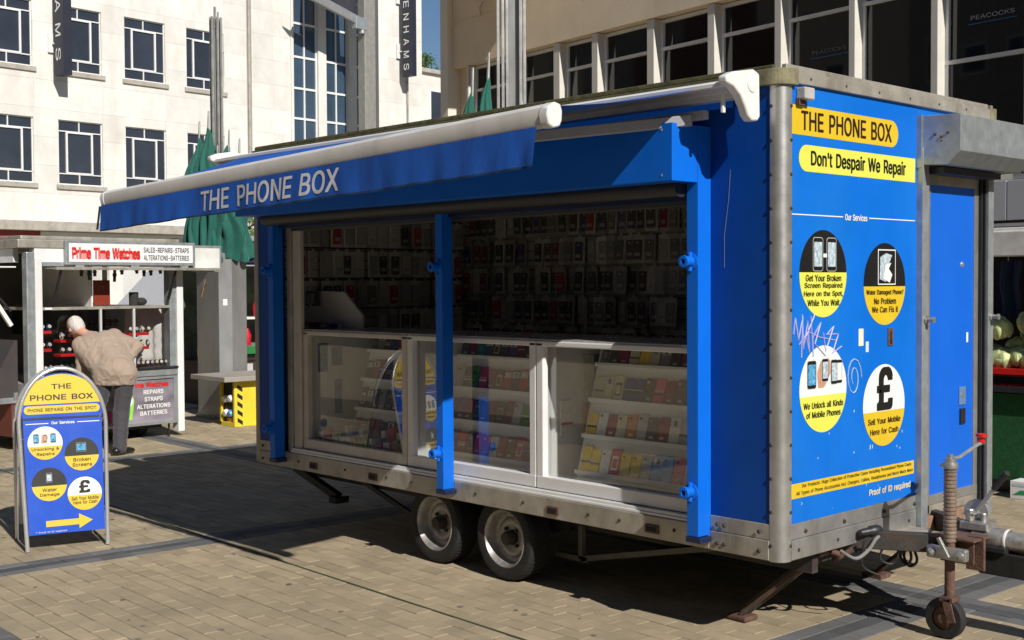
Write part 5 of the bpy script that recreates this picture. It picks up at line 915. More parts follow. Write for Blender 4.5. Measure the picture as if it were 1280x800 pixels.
for i in range(len(muls)-1):
    a, b = muls[i][1]-.185, muls[i+1][0]; zt = 5.51 if i < 8 else 4.52; f = .05
    fr_ = MB().box(a+.001, a+f, .16, .24, 3.03, 5.98).box(b-f, b-.001, .16, .24, 3.03, 5.98).box(a, b, .161, .239, 5.93, 5.985).box(a, b, .161, .239, 3.03, 3.09).box(a, b, .15, .239, zt-.025, zt+.025)
    wn = fr_.build('window', winframe, PK)
    for z0_, z1_ in ((3.06, zt), (zt, 5.95)):
        m = MB(); t = random.gauss(0, .006); t2 = random.gauss(0, .005); m.add([(a+.02, .20+t, z0_), (b-.02, .20-t, z0_), (b-.02, .20-t+t2, z1_), (a+.02, .20+t+t2, z1_)], [(0, 1, 2, 3)]); m.build('pane', glk, wn)
    if i in (6, 8):
        zc = 4.98 if i == 6 else 5.04; cx_ = (a+b)/2+(.06 if i == 8 else .12)
        tx(wn, 'PEACOCKS', (cx_, .185, zc), X, Z, .60, .055, M('dim_white_print', (.42, .44, .47), .5) if i == 8 else M('dimmer_print', (.16, .18, .2), .5), bold=.0, off=.002)
        B(cx_-.33, cx_+.33, .183, .186, zc-.085, zc-.072).build('sign_underline', M('blue_sign_line', (.03, .12, .32), .5), wn)
    for z0_, z1_ in ((3.0, 3.02),): B(a+.002, b-.002, .02, .34, 2.94, 3.015).build('sill', pale_stone, PK, bevel=.005)
B(-11.76, 14, .16, .3, 3.0, 3.06).build('window_base', blackm, PK)
gp = M('grey_metal_cladding', (.55, .57, .62), .5, .2, var=.05, scale=2, stretch=(1, 1, .2))
for k in range(50): B(-11.99+.5*k+.006, -11.99+.5*(k+1)-.006, -.04, .0, 2.45, 2.935).build('cladding_panel', gp, PK, bevel=.006)
B(-11.99, 13, -.02, .3, 2.33, 2.445).build('dark_band', blackm, PK); B(-11.99, 13, .2, .3, 0, 2.33).build('shop_front', shopglass, PK)
for x, z in ((-11.0, 7.0), ): MB().tube([(x, -.03, z-.12), (x+.05, -.10, z), (x+.12, -.06, z+.12)], .012, 6).build('wall_hook', stone_grime, PK)
MB().prism([(-11.6, 8.0), (-8.2, 8.0), (-8.2, 8.2), (-11.6, 8.2)], 'y', -2.6, -.03).build('projecting_hood', tan_stone, PK)
# terrace added behind the viewer to block sky light (seen only in reflections)
OT = E('added_opposite_terrace', 'row of rendered shop buildings added behind the viewer to block sky light', 'building', (-8, -21, 0))
for k in range(16):
    x0 = -124+k*10; hh = 20+((k*37) % 5)*.7; mt_ = [tan_stone, stone_grime, M('brick_red_wall', (.22, .11, .08), .9, var=.2, scale=4)][k % 3]
    B(x0, x0+9.98, -8, 0, 0, hh).build('wall', mt_, OT)
    for z0_ in (3.8, 7.0, 10.4):
        for j in range(3): w_ = B(x0+1+2.3*j, x0+2.3+2.3*j, -.02, .05, z0_, z0_+2).build('window', winframe, OT); B(x0+1.1+2.3*j, x0+2.2+2.3*j, .03, .06, z0_+.1, z0_+1.9).build('pane', winglass, w_)
    B(x0+.4, x0+7.5, .0, .06, .3, 3.0).build('shop_window', shopglass, OT)
OU = E('added_east_terrace', 'unseen row of shop buildings added on the sunny side to block horizon glow', 'building', (34, 0, 0))  # unseen buildings, added to cut the bright low sky towards the sun
for k in range(7):
    y0 = -30+k*10; hh = 12+((k*31) % 4)*.8; B(0, 8, y0, y0+9.98, 0, hh).build('wall', [stone_grime, MATS['brick_red_wall'], tan_stone][k % 3], OU)
    for z0_ in (3.8, 7.2):
        for j in range(3): B(-.05, .02, y0+1+3*j, y0+2.4+3*j, z0_, z0_+2).build('window', winglass, OU)
# mast with banner flag in front of the store
MA = E('banner_mast', 'tall grey steel mast with a side arm holding a small dark flag', 'mast', (0, 0, 0)); MA.location = Matrix.Translation((-35.16, 13.0, 0)) @ Matrix.Rotation(radians(5.8), 4, 'Z') @ Vector((1.4, 10.28, 0)); MA.rotation_euler = (0, 0, radians(5.8))
mg = M('weathered_mast_grey', (.30, .29, .26), .6, .3, var=.15)
MB().box(-.22, .18, -.29, .27, 0, 14.5).build('post', mg, MA, bevel=.03); MB().box(-.05, -.02, .275, .60, 0, 14.5).build('shadow_strip', M('mast_shadow_dark', (.10, .10, .10), .7), MA)  # dark sheet stands in for the shadow strip beside the mast
MB().bar((.1, -.3, 11.55), (.1, -3.05, 12.25), .16, .34).build('arm', M('mast_arm_grey', (.36, .36, .35), .45, .5), MA, bevel=.04)
MB().box(-.02, .22, -.75, -.2, 11.3, 11.75).cyl((.1, -.35, 11.15), (.1, -.35, 11.4), .12, 12).build('arm_bracket', galv, MA, bevel=.02)
MB().prism([(-3.0, 12.28), (-3.45, 12.42), (-3.1, 12.12)], 'x', .05, .15).build('arm_tip', galv, MA)
MB().grid(lambda u, v: (.1+.06*sin(u*9), -2.6+2.0*u*(1-.12*v)+.12*v, 11.85+.55+.75*sin(0)*u+(-.62*u-.0)*(1-v)+v*2.2-.10*sin(pi*u)), 24, 6).build('flag', M('dark_flag_cloth', (.03, .028, .04), .8, var=.4, scale=6, stretch=(1, 3, .5)), MA, smooth='all')
for r in range(2): MB().add([(.17, -2.2+.95*r, 12.42-.1*r), (.17, -1.45+.95*r, 12.27-.16*r), (.17, -1.45+.95*r, 12.33-.16*r), (.17, -2.2+.95*r, 12.48-.1*r)], [(0, 1, 2, 3)]) if False else None
# =================================================================== A-board
AB = E('pavement_sign', 'A-shaped pavement sign with yellow arched top, service discs and yellow arrow', 'pavement sign', (-4.54, -1.40, 0), radians(-14))
LEAN = math.tan(radians(9.8))
def hoop(hw0, hw1, zs, ztop, lean, x0=0, sgn=1):
    pts = [(x0, -hw0, .004)]+[(x0-sgn*lean*z, -(hw0+(hw1-hw0)*min(1, z/zs)), z) for z in [zs*i/6 for i in range(1, 7)]]
    for i in range(1, 24):
        a = pi*i/24; z = zs+(ztop-zs)*sin(a); pts.append((x0-sgn*lean*z, -hw1*cos(a), z))
    return pts+[(p[0], -p[1], p[2]) for p in pts[6::-1]]
chrome = M('polished_tube', (.72, .72, .70), .22, .6, var=.05)
fh = MB().tube(hoop(.248, .272, .80, 1.165, LEAN), .0135, 12).build('front_hoop', chrome, AB, smooth=True)
rh = MB().tube(hoop(.248, .272, .80, 1.165, LEAN*1.15, -.50, -1), .0135, 12).build('rear_hoop', chrome, AB, smooth=True)
nb = Vector((1, 0, LEAN)).normalized(); ub = Vector((-LEAN, 0, 1)).normalized()
def bpnt(y, z, off=0): return Vector((-LEAN*z, y, z))+nb*off
def slab(par, name, pts, mat, o0, o1, bevel=0):
    m = MB(); n = len(pts); m.add([bpnt(a, b, o0) for a, b in pts]+[bpnt(a, b, o1) for a, b in pts], [tuple(range(n))[::-1], tuple(range(n, 2*n))]+[(i, (i+1) % n, n+(i+1) % n, n+i) for i in range(n)]); return m.build(name, mat, par, bevel=bevel)
bsign = M('blue_vinyl', (.006, .075, .52), .35, var=.03)
sp_ = slab(AB, 'main_panel', [(-.235, .105), (.235, .105), (.247, .835), (-.247, .835)], bsign, -.006, 0)
hp = slab(AB, 'header_panel', [(-.248, .848), (.248, .848), (.25, .93)]+[(.25*cos(a), .93+.205*sin(a)) for a in [pi*i/20 for i in range(1, 20)]]+[(-.25, .93)], bsign, -.006, 0)
slab(hp, 'arch', [(-.243, .935), (.243, .935)]+[(.235*cos(a), .945+.182*sin(a)) for a in [pi*i/24 for i in range(1, 24)]], yellow, .001, .0015)
slab(hp, 'strip', pill(-.238, .238, .872, .925), yellow, .001, .0015)
def bt_(par, t, y, z, w_, h_, mat, bold=.01): return tx(par, t, bpnt(y, z), Y, ub, w_, h_, mat, bold=bold, off=.004)
bt_(hp, 'THE', 0, 1.048, .125, .034, black_print, .014); bt_(hp, 'PHONE BOX', 0, .978, .395, .037, black_print, .014); bt_(hp, 'PHONE REPAIRS ON THE SPOT', 0, .898, .43, .022, black_print)
bt_(sp_, 'Our Services', 0, .812, .145, .020, white_print, .02)
for a, b in ((-.232, -.09), (.09, .232)): slab(sp_, 'rule_line', [(a, .808), (b, .808), (b, .813), (a, .813)], white_print, .001, .0014)
slab(sp_, 'hinge_bar', [(-.25, .838), (.25, .838), (.25, .845), (-.25, .845)], blackm, -.004, .004)
def bdisc(y, z, r, top, h, lines, lc=brown_print):
    R_ = Y; U_ = ub
    fp(sp_, 'service_disc', top, chord(r, h, False), bpnt(y, z), R_, U_, .0012); fp(sp_, 'service_disc', yellow, chord(r, h, True), bpnt(y, z), R_, U_, .0013)
    for t, dz, w_ in lines: bt_(sp_, t, y, z+dz, w_, .023 if w_ > .1 else .022, lc)
bdisc(-.115, .685, .108, white_print, -.02, [('Unlocking &', -.04, .17), ('Repairs', -.072, .11)]); bdisc(.11, .60, .108, black_print, -.01, [('Broken', -.035, .11), ('Screens', -.068, .125)])
bdisc(-.10, .42, .108, black_print, -.01, [('Water', -.035, .09), ('Damage', -.068, .12)]); bdisc(.118, .345, .108, white_print, -.01, [('Sell Your Mobile', -.030, .17), ('Here for Cash', -.056, .15)])
for y, z, s_ in ((-.17, .715, phone_screen2), (-.065, .715, phone_screen2), (.095, .645, phone_screen2), (.12, .645, phone_screen2), (-.10, .462, phone_screen)): phone_pic(sp_, bpnt(y, z), Y, ub, .036, .062, s_)
fp(sp_, 'phone_picture', hand_print, [(-.022, -.03), (.012, -.03), (.022, .01), (.012, .032), (-.018, .028)], bpnt(-.118, .712), Y, ub, .002); phone_pic(sp_, bpnt(-.115, .715), Y, ub, .022, .045, hand_print)
bt_(sp_, '\u00a3', .118, .39, .07, .085, black_print, .03)
slab(sp_, 'arrow', [(-.13, .150), (.075, .150), (.075, .125), (.16, .172), (.075, .219), (.075, .188), (-.13, .188)], yellow, .001, .0015)
bt_(sp_, '* Proof of ID required', -.10, .118, .19, .013, white_print, 0)
def rb_(y, z, off=0): return Vector((-.50+LEAN*1.15*z, y, z))
m = MB(); pts = [(-.235, .105), (.235, .105), (.25, .93)]+[(.24*cos(a), .93+.19*sin(a)) for a in [pi*i/16 for i in range(1, 16)]]+[(-.25, .93)]; n = len(pts)
m.add([rb_(*p) for p in pts]+[rb_(*p)+Vector((-.008, 0, 0)) for p in pts], [tuple(range(n)), tuple(range(n, 2*n))[::-1]]+[(i, (i+1) % n, n+(i+1) % n, n+i) for i in range(n)]); m.build('rear_panel', white_plastic, AB)
for y in (-.27, .27): MB().bar((-LEAN*.86, y, .86), (-.50+LEAN*1.15*.80, y, .80), .012, .012).build('spreader', galv, AB)
MB().cyl((-.15, -.285, .97), (-.15, -.285, 1.02), .014, 8).build('hinge', galv, AB)
# =================================================================== bodies (voxel-fused tapered limbs: one continuous surface each)
def caps(m, p, q, r1, r2, n=12):
    p = Vector(p); q = Vector(q); d = q-p; L = d.length; d.normalize(); prof = []
    for i in range(5): a = -pi/2+pi/2*i/4; prof.append((max(.0005, r1*cos(a)), r1*sin(a)))
    for i in range(5): a = pi/2*i/4; prof.append((max(.0005, r2*cos(a)), L+r2*sin(a)))
    m.lathe(p, d, prof, n); k = len(m.v); m.f.append(tuple(range(k-n, k))); m.m.append(0); m.t.append(.5); m.f.append(tuple(range(k-len(prof)*n, k-len(prof)*n+n))[::-1]); m.m.append(0); m.t.append(.5)
def fuse(name, limbs, mat, par, vox=.014, sm=4, ells=(), wr=0):
    m = MB()
    for l in limbs: caps(m, *l)
    for c, r, rot in ells: m.ell(c, r, 16, 10, 0, rot)
    me = m.mesh(name, mat); ob = bpy.data.objects.new(name, me); C.objects.link(ob)
    md = ob.modifiers.new('r', 'REMESH'); md.mode = 'VOXEL'; md.voxel_size = vox; md.use_smooth_shade = True
    s_ = ob.modifiers.new('s', 'SMOOTH'); s_.iterations = sm; s_.factor = .5
    bpy.context.view_layer.update()
    me2 = bpy.data.meshes.new_from_object(ob.evaluated_get(bpy.context.evaluated_depsgraph_get())); bpy.data.objects.remove(ob)
    if wr:
        for v in me2.vertices:
            n_ = .8*noise.noise(Vector((v.co.x*9, v.co.y*9, v.co.z*7)))+.9*(1-2*abs(noise.noise(Vector((v.co.x*12+v.co.z*9+5, v.co.y*15, v.co.z*8-v.co.x*7)))))**3; v.co += v.normal*n_*wr
    me2.polygons.foreach_set('use_smooth', [True]*len(me2.polygons)); me2.materials.clear(); me2.materials.append(mat); me2.name = name
    o = bpy.data.objects.new(name, me2); C.objects.link(o); o.parent = par; return o
def hand(wr_, d, side, palm):
    """palm and five fingers leaving the wrist along d"""
    d = Vector(d).normalized(); side = Vector(side).normalized(); L = [(wr_, Vector(wr_)+d*.05, .022, .026), (Vector(wr_)+d*.05-side*.015, Vector(wr_)+d*.08-side*.02, .022, .018), (Vector(wr_)+d*.05+side*.015, Vector(wr_)+d*.08+side*.02, .022, .018)]
    for i, (o_, l_) in enumerate(((-.030, .058), (-.010, .070), (.010, .066), (.030, .050))):
        a = Vector(wr_)+d*.085+side*o_; b = a+d*l_*.55+Vector(palm)*.008; c = b+d*l_*.4+Vector(palm)*.022; L += [(a, b, .0095, .0088), (b, c, .0088, .007)]
    a = Vector(wr_)+d*.03-side*.028; b = a+d*.035-side*.022+Vector(palm)*.012; L += [(a, b, .012, .010), (b, b+d*.028+Vector(palm)*.012, .010, .008)]
    return L
def person(name_loc, label, J, coat, leg, hairm, long_coat=True, hx=None):
    PR = E('person', label, 'person', name_loc); o = Vector(name_loc)
    V_ = {k: Vector(v)-o for k, v in J.items()}
    neck, head = V_['neck'], V_['head']; hd = (head-neck).normalized(); face = Vector(hx).normalized()
    body = [(V_['pelvis'], V_['chest'], .115, .125), (V_['chest'], neck, .11, .055), (neck, head, .05, .055)]
    for s in 'LR':
        body += [(V_['pelvis'], V_['hip'+s], .09, .085), (V_['hip'+s], V_['knee'+s], .075, .05), (V_['knee'+s], V_['ankle'+s], .048, .036), (V_['chest'], V_['sh'+s], .08, .055), (V_['sh'+s], V_['el'+s], .045, .038), (V_['el'+s], V_['wr'+s], .036, .026)]
        dd = (V_['wr'+s]-V_['el'+s]).normalized() if 'hd'+s not in J else Vector(J['hd'+s]); body += hand(V_['wr'+s], dd, dd.cross(face) if dd.cross(face).length > .1 else dd.orthogonal(), face*.6)
    up_ = (hd-face*hd.dot(face)).normalized(); sd = face.cross(up_); rot = Matrix((sd, face, up_)).transposed()
    c = head+up_*.03
    bd = fuse('body', body+[(c+face*.088+up_*-.01, c+face*.108-up_*.03, .012, .014), (c+sd*.074-up_*.01, c+sd*.080-up_*.035, .014, .009), (c-sd*.074-up_*.01, c-sd*.080-up_*.035, .014, .009), (c+face*.05-up_*.07, c+face*.075-up_*.085, .035, .022)], skin, PR, .0085, 2, [(c, (.073, .093, .112), rot)])
    # eyes and mouth
    MB().ell(c+face*.083+sd*.03+up_*.005, (.011, .011, .011), 8, 6).ell(c+face*.083-sd*.03+up_*.005, (.011, .011, .011), 8, 6).build('eye', M('eye_white', (.7, .7, .68), .3), bd, smooth='all')
    MB().bar(c+face*.099-sd*.022-up_*.062, c+face*.099+sd*.022-up_*.062, .008).build('mouth', M('lips', (.4, .15, .12), .5), bd)
    hr = fuse('hair', [], hairm, PR, .009, 2, [(c+up_*.004-face*.030, (.078, .078, .103), rot), (c-face*.055-up_*.02, (.066, .048, .075), rot)], .006)
    MB().tube([c+sd*.080+face*.095+up_*.012, c+sd*.083+face*.03+up_*.012, c+sd*.083-face*.01-up_*.005], .003, 6).tube([c-sd*.080+face*.095+up_*.012, c-sd*.083+face*.03+up_*.012, c-sd*.083-face*.01-up_*.005], .003, 6).bar(c+sd*.07+face*.098+up_*.01, c-sd*.07+face*.098+up_*.01, .018, .004).build('glasses', blackm, PR)
    pel, ch = V_['pelvis'], V_['chest']
    ct = [(pel, ch, .135, .135), (ch, neck-hd*.05, .12, .065), (V_['shL'], V_['shR'], .075, .075), (V_['shL'], V_['hipL'], .09, .115), (V_['shR'], V_['hipR'], .09, .115), (ch+(V_['shL']-ch)*.5, V_['hipL'], .12, .12), (ch+(V_['shR']-ch)*.5, V_['hipR'], .12, .12), (ch+(V_['shR']-ch)*.5, V_['hipL'], .12, .12), (ch+(V_['shL']-ch)*.5, V_['hipR'], .12, .12)]
    for s in 'LR': ct += [(V_['sh'+s], V_['el'+s], .074, .058), (V_['el'+s], V_['wr'+s], .058, .045)]
    el_ = []
    if long_coat:
        hm = (V_['hipL']+V_['hipR'])/2; ax_ = (V_['hipR']-V_['hipL']).normalized(); q_ = Matrix((ax_, Vector((0, 0, 1)).cross(ax_).normalized(), Vector((0, 0, 1)))).transposed()
        el_ = [(hm+Vector((-.02, 0, .02)), (.195, .165, .16), q_), ((hm+ch)/2, (.185, .14, .15), q_)]
        ct += [(hm-ax_*.085+Vector((-.02, 0, .0)), hm+ax_*.085+Vector((-.02, 0, .0)), .135, .135), (hm-ax_*.085+Vector((-.02, 0, -.055)), hm+ax_*.085+Vector((-.02, 0, -.055)), .135, .135)]
    jk = fuse('jacket', ct, coat, PR, .011, 12, el_, .010)
    if long_coat:   # flat hem and shoulder yoke seams
        zc = V_['hipL'].z-.115
        for v in jk.data.vertices:
            if v.co.z < zc and (Vector((v.co.x, v.co.y, 0))-Vector((V_['hipL'].x, V_['hipL'].y, 0))).length < .5 and (v.co-V_['wrL']).length > .32: v.co.z = zc+.15*(v.co.z-zc)
    fuse('collar', [(neck-hd*.05+sd*.05, neck-hd*.05-sd*.05, .055, .055), (neck-hd*.06+sd*.07-face*.02, neck-hd*.03+sd*.06+face*.04, .022, .022), (neck-hd*.06-sd*.07-face*.02, neck-hd*.03-sd*.06+face*.04, .022, .022)], coat, PR, .009, 2)
    tr = [(pel-Vector((0, 0, .04)), V_['hipL'], .10, .098), (pel-Vector((0, 0, .04)), V_['hipR'], .10, .098)]
    for s in 'LR': tr += [(V_['hip'+s], V_['knee'+s], .100, .080), (V_['knee'+s], V_['ankle'+s]+Vector((0, 0, -.01)), .082, .068)]
    fuse('trousers', tr, leg, PR, .012, 4, (), .006)
    for s in 'LR':
        a = V_['ankle'+s]; t = Vector(J['toe']).normalized(); a0 = Vector((a.x, a.y, 0))
        fuse('shoe', [(a0-t*.05+Vector((0, 0, .045)), a0+t*.12+Vector((0, 0, .036)), .045, .034), (a0+t*.12+Vector((0, 0, .036)), a0+t*.18+Vector((0, 0, .03)), .036, .026), (a0+Vector((0, 0, .05)), a0+Vector((0, 0, .10)), .045, .042)], shoe, PR, .008, 2)
    return PR
person((-8.60, .78, 0), 'grey-haired man in a beige jacket and charcoal trousers bending to look at the watches', dict(
    pelvis=(-8.585, 0.830, 0.86), chest=(-8.925, 0.850, 1.1), neck=(-9.145, 0.800, 1.19), head=(-9.310, 0.750, 1.255), shR=(-8.975, 1.000, 1.17), shL=(-9.045, 0.680, 1.1),
    elR=(-8.725, 1.150, 1.08), wrR=(-8.665, 0.980, 0.93), elL=(-9.025, 0.680, 0.84), wrL=(-8.995, 0.740, 0.62), hipR=(-8.515, 0.910, 0.82), hipL=(-8.645, 0.760, 0.82), kneeR=(-8.555, 0.880, 0.45), kneeL=(-8.705, 0.680, 0.45),
    ankleR=(-8.485, 0.820, 0.08), ankleL=(-8.715, 0.580, 0.08), toe=(-.35, .9, 0)), beige, trouser, hair, True, (-.85, -.1, -.45))
person((-11.9, 1.95, 0), 'pedestrian in blue jeans walking behind the right post of the watch stall', dict(
    pelvis=(-11.9, 1.95, .92), chest=(-11.9, 1.93, 1.25), neck=(-11.9, 1.92, 1.46), head=(-11.9, 1.92, 1.56), shR=(-11.75, 2.05, 1.40), shL=(-12.05, 1.80, 1.40), elR=(-11.7, 2.12, 1.12), wrR=(-11.72, 2.10, .88), elL=(-12.1, 1.75, 1.12), wrL=(-12.08, 1.72, .88),
    hipR=(-11.84, 2.02, .88), hipL=(-11.96, 1.88, .88), kneeR=(-11.80, 2.12, .48), kneeL=(-11.98, 1.8, .5), ankleR=(-11.72, 2.24, .08), ankleL=(-12.0, 1.62, .08), toe=(-.2, -.9, 0)), M('dark_anorak', (.05, .06, .08), .8), denim, M('brown_hair', (.08, .05, .03), .8), False, (-.3, -.9, 0))
# =================================================================== watch stall
KM = (-9.522, 1.947, 0)
K = E('watch_stall', 'aluminium market stall selling watches, with a red and black lettered name board', 'market stall', KM, radians(5))
def kp(name, mb, mat, par=None, **k): return mb.build(name, mat, par or K, **k)
kp('corner_post', B(-.07, .035, -1.71, -1.625, .12, 2.06), galv, bevel=.01); kp('corner_post', B(-.10, .042, -1.622, -1.545, .12, 2.0), white, bevel=.006)
kp('corner_post', B(-.12, .0, -.02, .06, .16, 2.0), galv, bevel=.006); kp('corner_post', B(-.10, .02, .063, .145, .05, 1.92), white, bevel=.006)
kp('roof', MB().box(-2.35, .04, -1.80, .17, 2.10, 2.19).box(-2.3, .0, -1.75, .12, 2.19, 2.23), alu_dirty, bevel=.01)
kp('fascia', B(-.08, .03, -1.62, .14, 1.955, 2.098), white, bevel=.005); kp('fascia', B(-2.3, -.15, -1.76, -1.70, 1.955, 2.098), M('grey_white_fascia', (.6, .6, .57), .5), bevel=.005)
kp('window_head', B(-.06, .045, -1.54, -.02, 1.915, 1.953), galv, bevel=.004)
FLP = kp('flap', MB().box(.0, .24, -1.50, .55, 1.884, 1.897).box(.22, .26, -1.50, .56, 1.875, 1.905), alu_dirty, bevel=.002)
kp('strut', MB().bar((.04, -1.42, 1.55), (.20, -1.42, 1.885), .02), blackm, FLP); kp('strut', MB().bar((.04, -.06, 1.55), (.20, -.06, 1.885), .02), blackm, FLP)
SG = kp('name_board', B(.05, .095, -1.31, .26, 1.93, 2.19), galv, bevel=.006); kp('board_face', B(.095, .098, -1.275, .225, 1.962, 2.158), white_print, SG)
for y in (-1.15, -.5, .12): kp('bracket', B(.05, .09, y-.05, y+.05, 1.89, 1.93), galv, SG)
tx(SG, 'Prime Time Watches', (.10, -.845, 2.055), Y, Z, .80, .135, redp, bold=.05, off=.002)
tx(SG, 'SALES-REPAIRS-STRAPS', (.10, -.115, 2.10), Y, Z, .575, .058, black_print, bold=.008, off=.002); tx(SG, 'ALTERATIONS-BATTERIES', (.10, -.115, 2.015), Y, Z, .575, .058, black_print, bold=.008, off=.002)
kp('side_board', MB().box(.0, .03, .27, .66, 1.86, 2.165), galv, bevel=.005); kp('side_board', B(.03, .034, .30, .63, 1.89, 2.135), M('blank_white_board', (.68, .68, .64), .5))
kp('cabinet', MB().box(-1.7, -.03, -1.70, .05, .17, .70), M('stall_cabinet', (.35, .33, .32), .6), bevel=.004)
kp('counter_rail', B(-.06, .035, -1.545, .055, .70, .775), galv, bevel=.006); kp('counter_rail', B(-.06, .05, -1.545, .055, .776, .80), blackm, bevel=.003)
kp('poster_frame', MB().box(-.028, .02, -1.54, .055, .155, .19).box(-.028, .02, -1.54, .055, .665, .70).box(-.028, .019, -1.54, -1.50, .19, .665).box(-.028, .019, .01, .055, .19, .665), galv, bevel=.003)
PO = kp('poster', B(-.03, .004, -1.50, .012, .19, .665), M('purple_grey_poster', (.24, .215, .25), .4, var=.6, scale=1.6, stretch=(1, 1, 2)))
tx(PO, 'Time Watches', (.005, -.29, .605), Y, Z, .47, .06, redp, bold=.05, off=.002)
for t, z, w_ in (('REPAIRS', .525, .25), ('STRAPS', .445, .23), ('ALTERATIONS', .365, .42), ('BATTERIES', .29, .34)): tx(PO, t, (.005, -.245, z), Y, Z, w_, .050, white_print, bold=.02, off=.002)
lg_ = M('lime_watch_print', (.30, .70, .10), .4)
fp(PO, 'watch_picture', lg_, [(-.075, -.19), (.055, -.19), (.075, -.06), (.085, .02), (.05, .12), (.02, .21), (-.05, .21), (-.07, .12), (-.085, 0)], (.004, -.57, .42), Y, Z, .001)
fp(PO, 'watch_picture', white_print, circ(.065), (.004, -.565, .44), Y, Z, .002); tx(PO, '12', (.005, -.565, .44), Y, Z, .05, .04, black_print, off=.003)
fp(PO, 'picture_patch', M('magenta_print', (.30, .01, .10), .5), [(-.06, -.07), (.06, -.07), (.06, .07), (-.06, .07)], (.004, -.82, .28), Y, Z, .001)
kp('shelf', B(-1.4, -.01, -1.54, -.02, 1.455, 1.485), alu_dirty, bevel=.003); kp('shelf_label', B(-.008, .0, -1.50, -1.42, 1.462, 1.482), white_print)
for y in (-.86, -.46): kp('mullion', B(-.04, -.01, y-.012, y+.012, .80, 1.455), white, bevel=.003)
kp('partition', B(-1.4, -.10, -.92, -.905, 1.486, 1.95), white)
kp('back_wall', B(-1.60, -1.55, -1.70, .10, .70, 1.455), M('stall_dark_board', (.09, .085, .08), .6)); kp('side_wall', B(-1.60, -.13, .06, .09, .70, 1.47), M('stall_pale_lining', (.55, .53, .50), .6))
for y in (-1.68, -.9, .06): kp('rear_post', B(-1.60, -1.55, y, y+.04, 1.455, 2.1), alu_dirty)
kp('rear_pane', MB().grid(lambda u, v: (-1.575, -1.66+1.7*u, 1.46+.62*v), 1, 1), cabglass)
kp('rear_blind', B(-1.56, -1.55, -1.68, -.55, 1.46, 2.09), M('stall_dark_board', (.09, .085, .08), .6))
kp('window_pane', MB().grid(lambda u, v: (-.002, -1.54+1.52*u, .80+.65*v), 1, 1), glass('stall_glass', (.9, .9, .9), .05))
kp('running_gear', MB().box(-1.6, -.15, -1.5, -.05, .10, .165), blackm)
for y in (-1.2, -.30): kp('wheel', MB().lathe((-.35, y, .17), (0, 1, 0), [(0, 0), (.09, 0), (.165, .01), (.17, .06), (.165, .11), (0, .12)], 20), black, smooth=True)
kp('prop_leg', MB().cyl((-.05, -.02, .0), (-.05, -.02, .17), .012, 8), blackm)
kp('drape', MB().grid(lambda u, v: (-.15-.35*u+.02*sin(v*30), .03-.30*u*u-.02*sin(u*20), 1.44-.6*v-.0*u), 20, 10), M('pale_drape', (.6, .58, .55), .8), smooth='all')
# left side face with sloping sunglass counter
kp('side_cabinet', B(-2.25, -.16, -1.80, -1.70, .15, .50), M('stall_red_cabinet', (.16, .04, .03), .6)); kp('side_sill', B(-2.25, -.14, -2.10, -1.72, .50, .56), galv, bevel=.005)
kp('side_slope', MB().prism([(-2.08, .56), (-1.73, .56), (-1.73, 1.15), (-1.76, 1.15)], 'x', -2.25, -.15), M('side_display_dark', (.06, .05, .05), .5))
kp('side_flap', MB().box(-2.25, -.15, -2.25, -1.73, 1.90, 1.915), white, bevel=.003); kp('strut', MB().bar((-.22, -1.76, 1.45), (-.22, -2.15, 1.9), .02), blackm); kp('strut', MB().bar((-.22, -1.76, 1.30), (-.22, -1.90, 1.52), .04), white)
kp('side_back', B(-2.25, -.2, -1.10, -1.08, 1.16, 1.45), blackm)
WD_ = {}
def watch(strap, dial, y, x, z, lab, grp, s=1.0):
    if (strap, dial) not in WD_:
        m = MB(); m.tube([(.028*cos(a), 0, .034*sin(a)) for a in [2*pi*i/12 for i in range(12)]], .009, 6, 0, closed=True); m.lathe((.026, 0, 0), (1, 0, 0), [(.019, 0), (.021, .004), (.018, .009), (0, .009)], 12, 1)
        WD_[(strap, dial)] = m.mesh('watch', [mcol(strap), mcol(dial)], smooth=True)
    o = bpy.data.objects.new('wrist_watch', WD_[(strap, dial)]); C.objects.link(o); o.scale = (s, s, s)
    o.location = Matrix.Translation(KM) @ Matrix.Rotation(radians(5), 4, 'Z') @ Vector((x, y, z)); o.rotation_euler = (0, radians(-20), radians(5)); tag(o, lab, 'watch', grp)
random.seed(33)
for bay, y0, y1, zr in (('right', -.50, -.25, (1.185, 1.03)), ('left', -1.30, -1.08, (1.14, .99)), ('far left', -1.52, -1.40, (1.24, 1.05)), ('centre', -.84, -.62, (1.10, .95))):
    for k, z in enumerate(zr):
        kp('red_rail', B(-.22, -.06, y0, y1, z-.03, z), red, bevel=.003)
        for j in range(int((y1-y0)/.075)+1):
            watch(random.choice(['black', 'black', 'navy', 'silver', 'brown']), random.choice(['white', 'silver', 'cream']), y0+.03+j*.075, -.10, z+.036, f'wrist watch, {ordinal(j)} on the {["upper", "lower"][k]} red rail in the {bay} bay of the stall', 'watches on the red rails', 1.0)
for j in range(8): watch('brown', ['white', 'silver', 'cream'][j % 3], -.46+j*.058, -.06, .845, f'brown strapped watch, {ordinal(j)} in the bottom row at the right of the stall', 'watches in the bottom rows', .85)
for j in range(9): watch(['black', 'silver'][j % 2], ['white', 'silver'][j % 2], -1.48+j*.062, -.06, .845, f'wrist watch, {ordinal(j)} in the bottom row at the left of the stall window', 'watches in the bottom rows', .85)
for j in range(6): watch('black', 'black', -.82+j*.06, -.3, 1.30, f'black wrist watch, {ordinal(j)} of the dark row under the shelf of the watch stall', 'watches in the bottom rows', 1.0)
def kw(x, y, z): return Matrix.Translation(KM) @ Matrix.Rotation(radians(5), 4, 'Z') @ Vector((x, y, z))
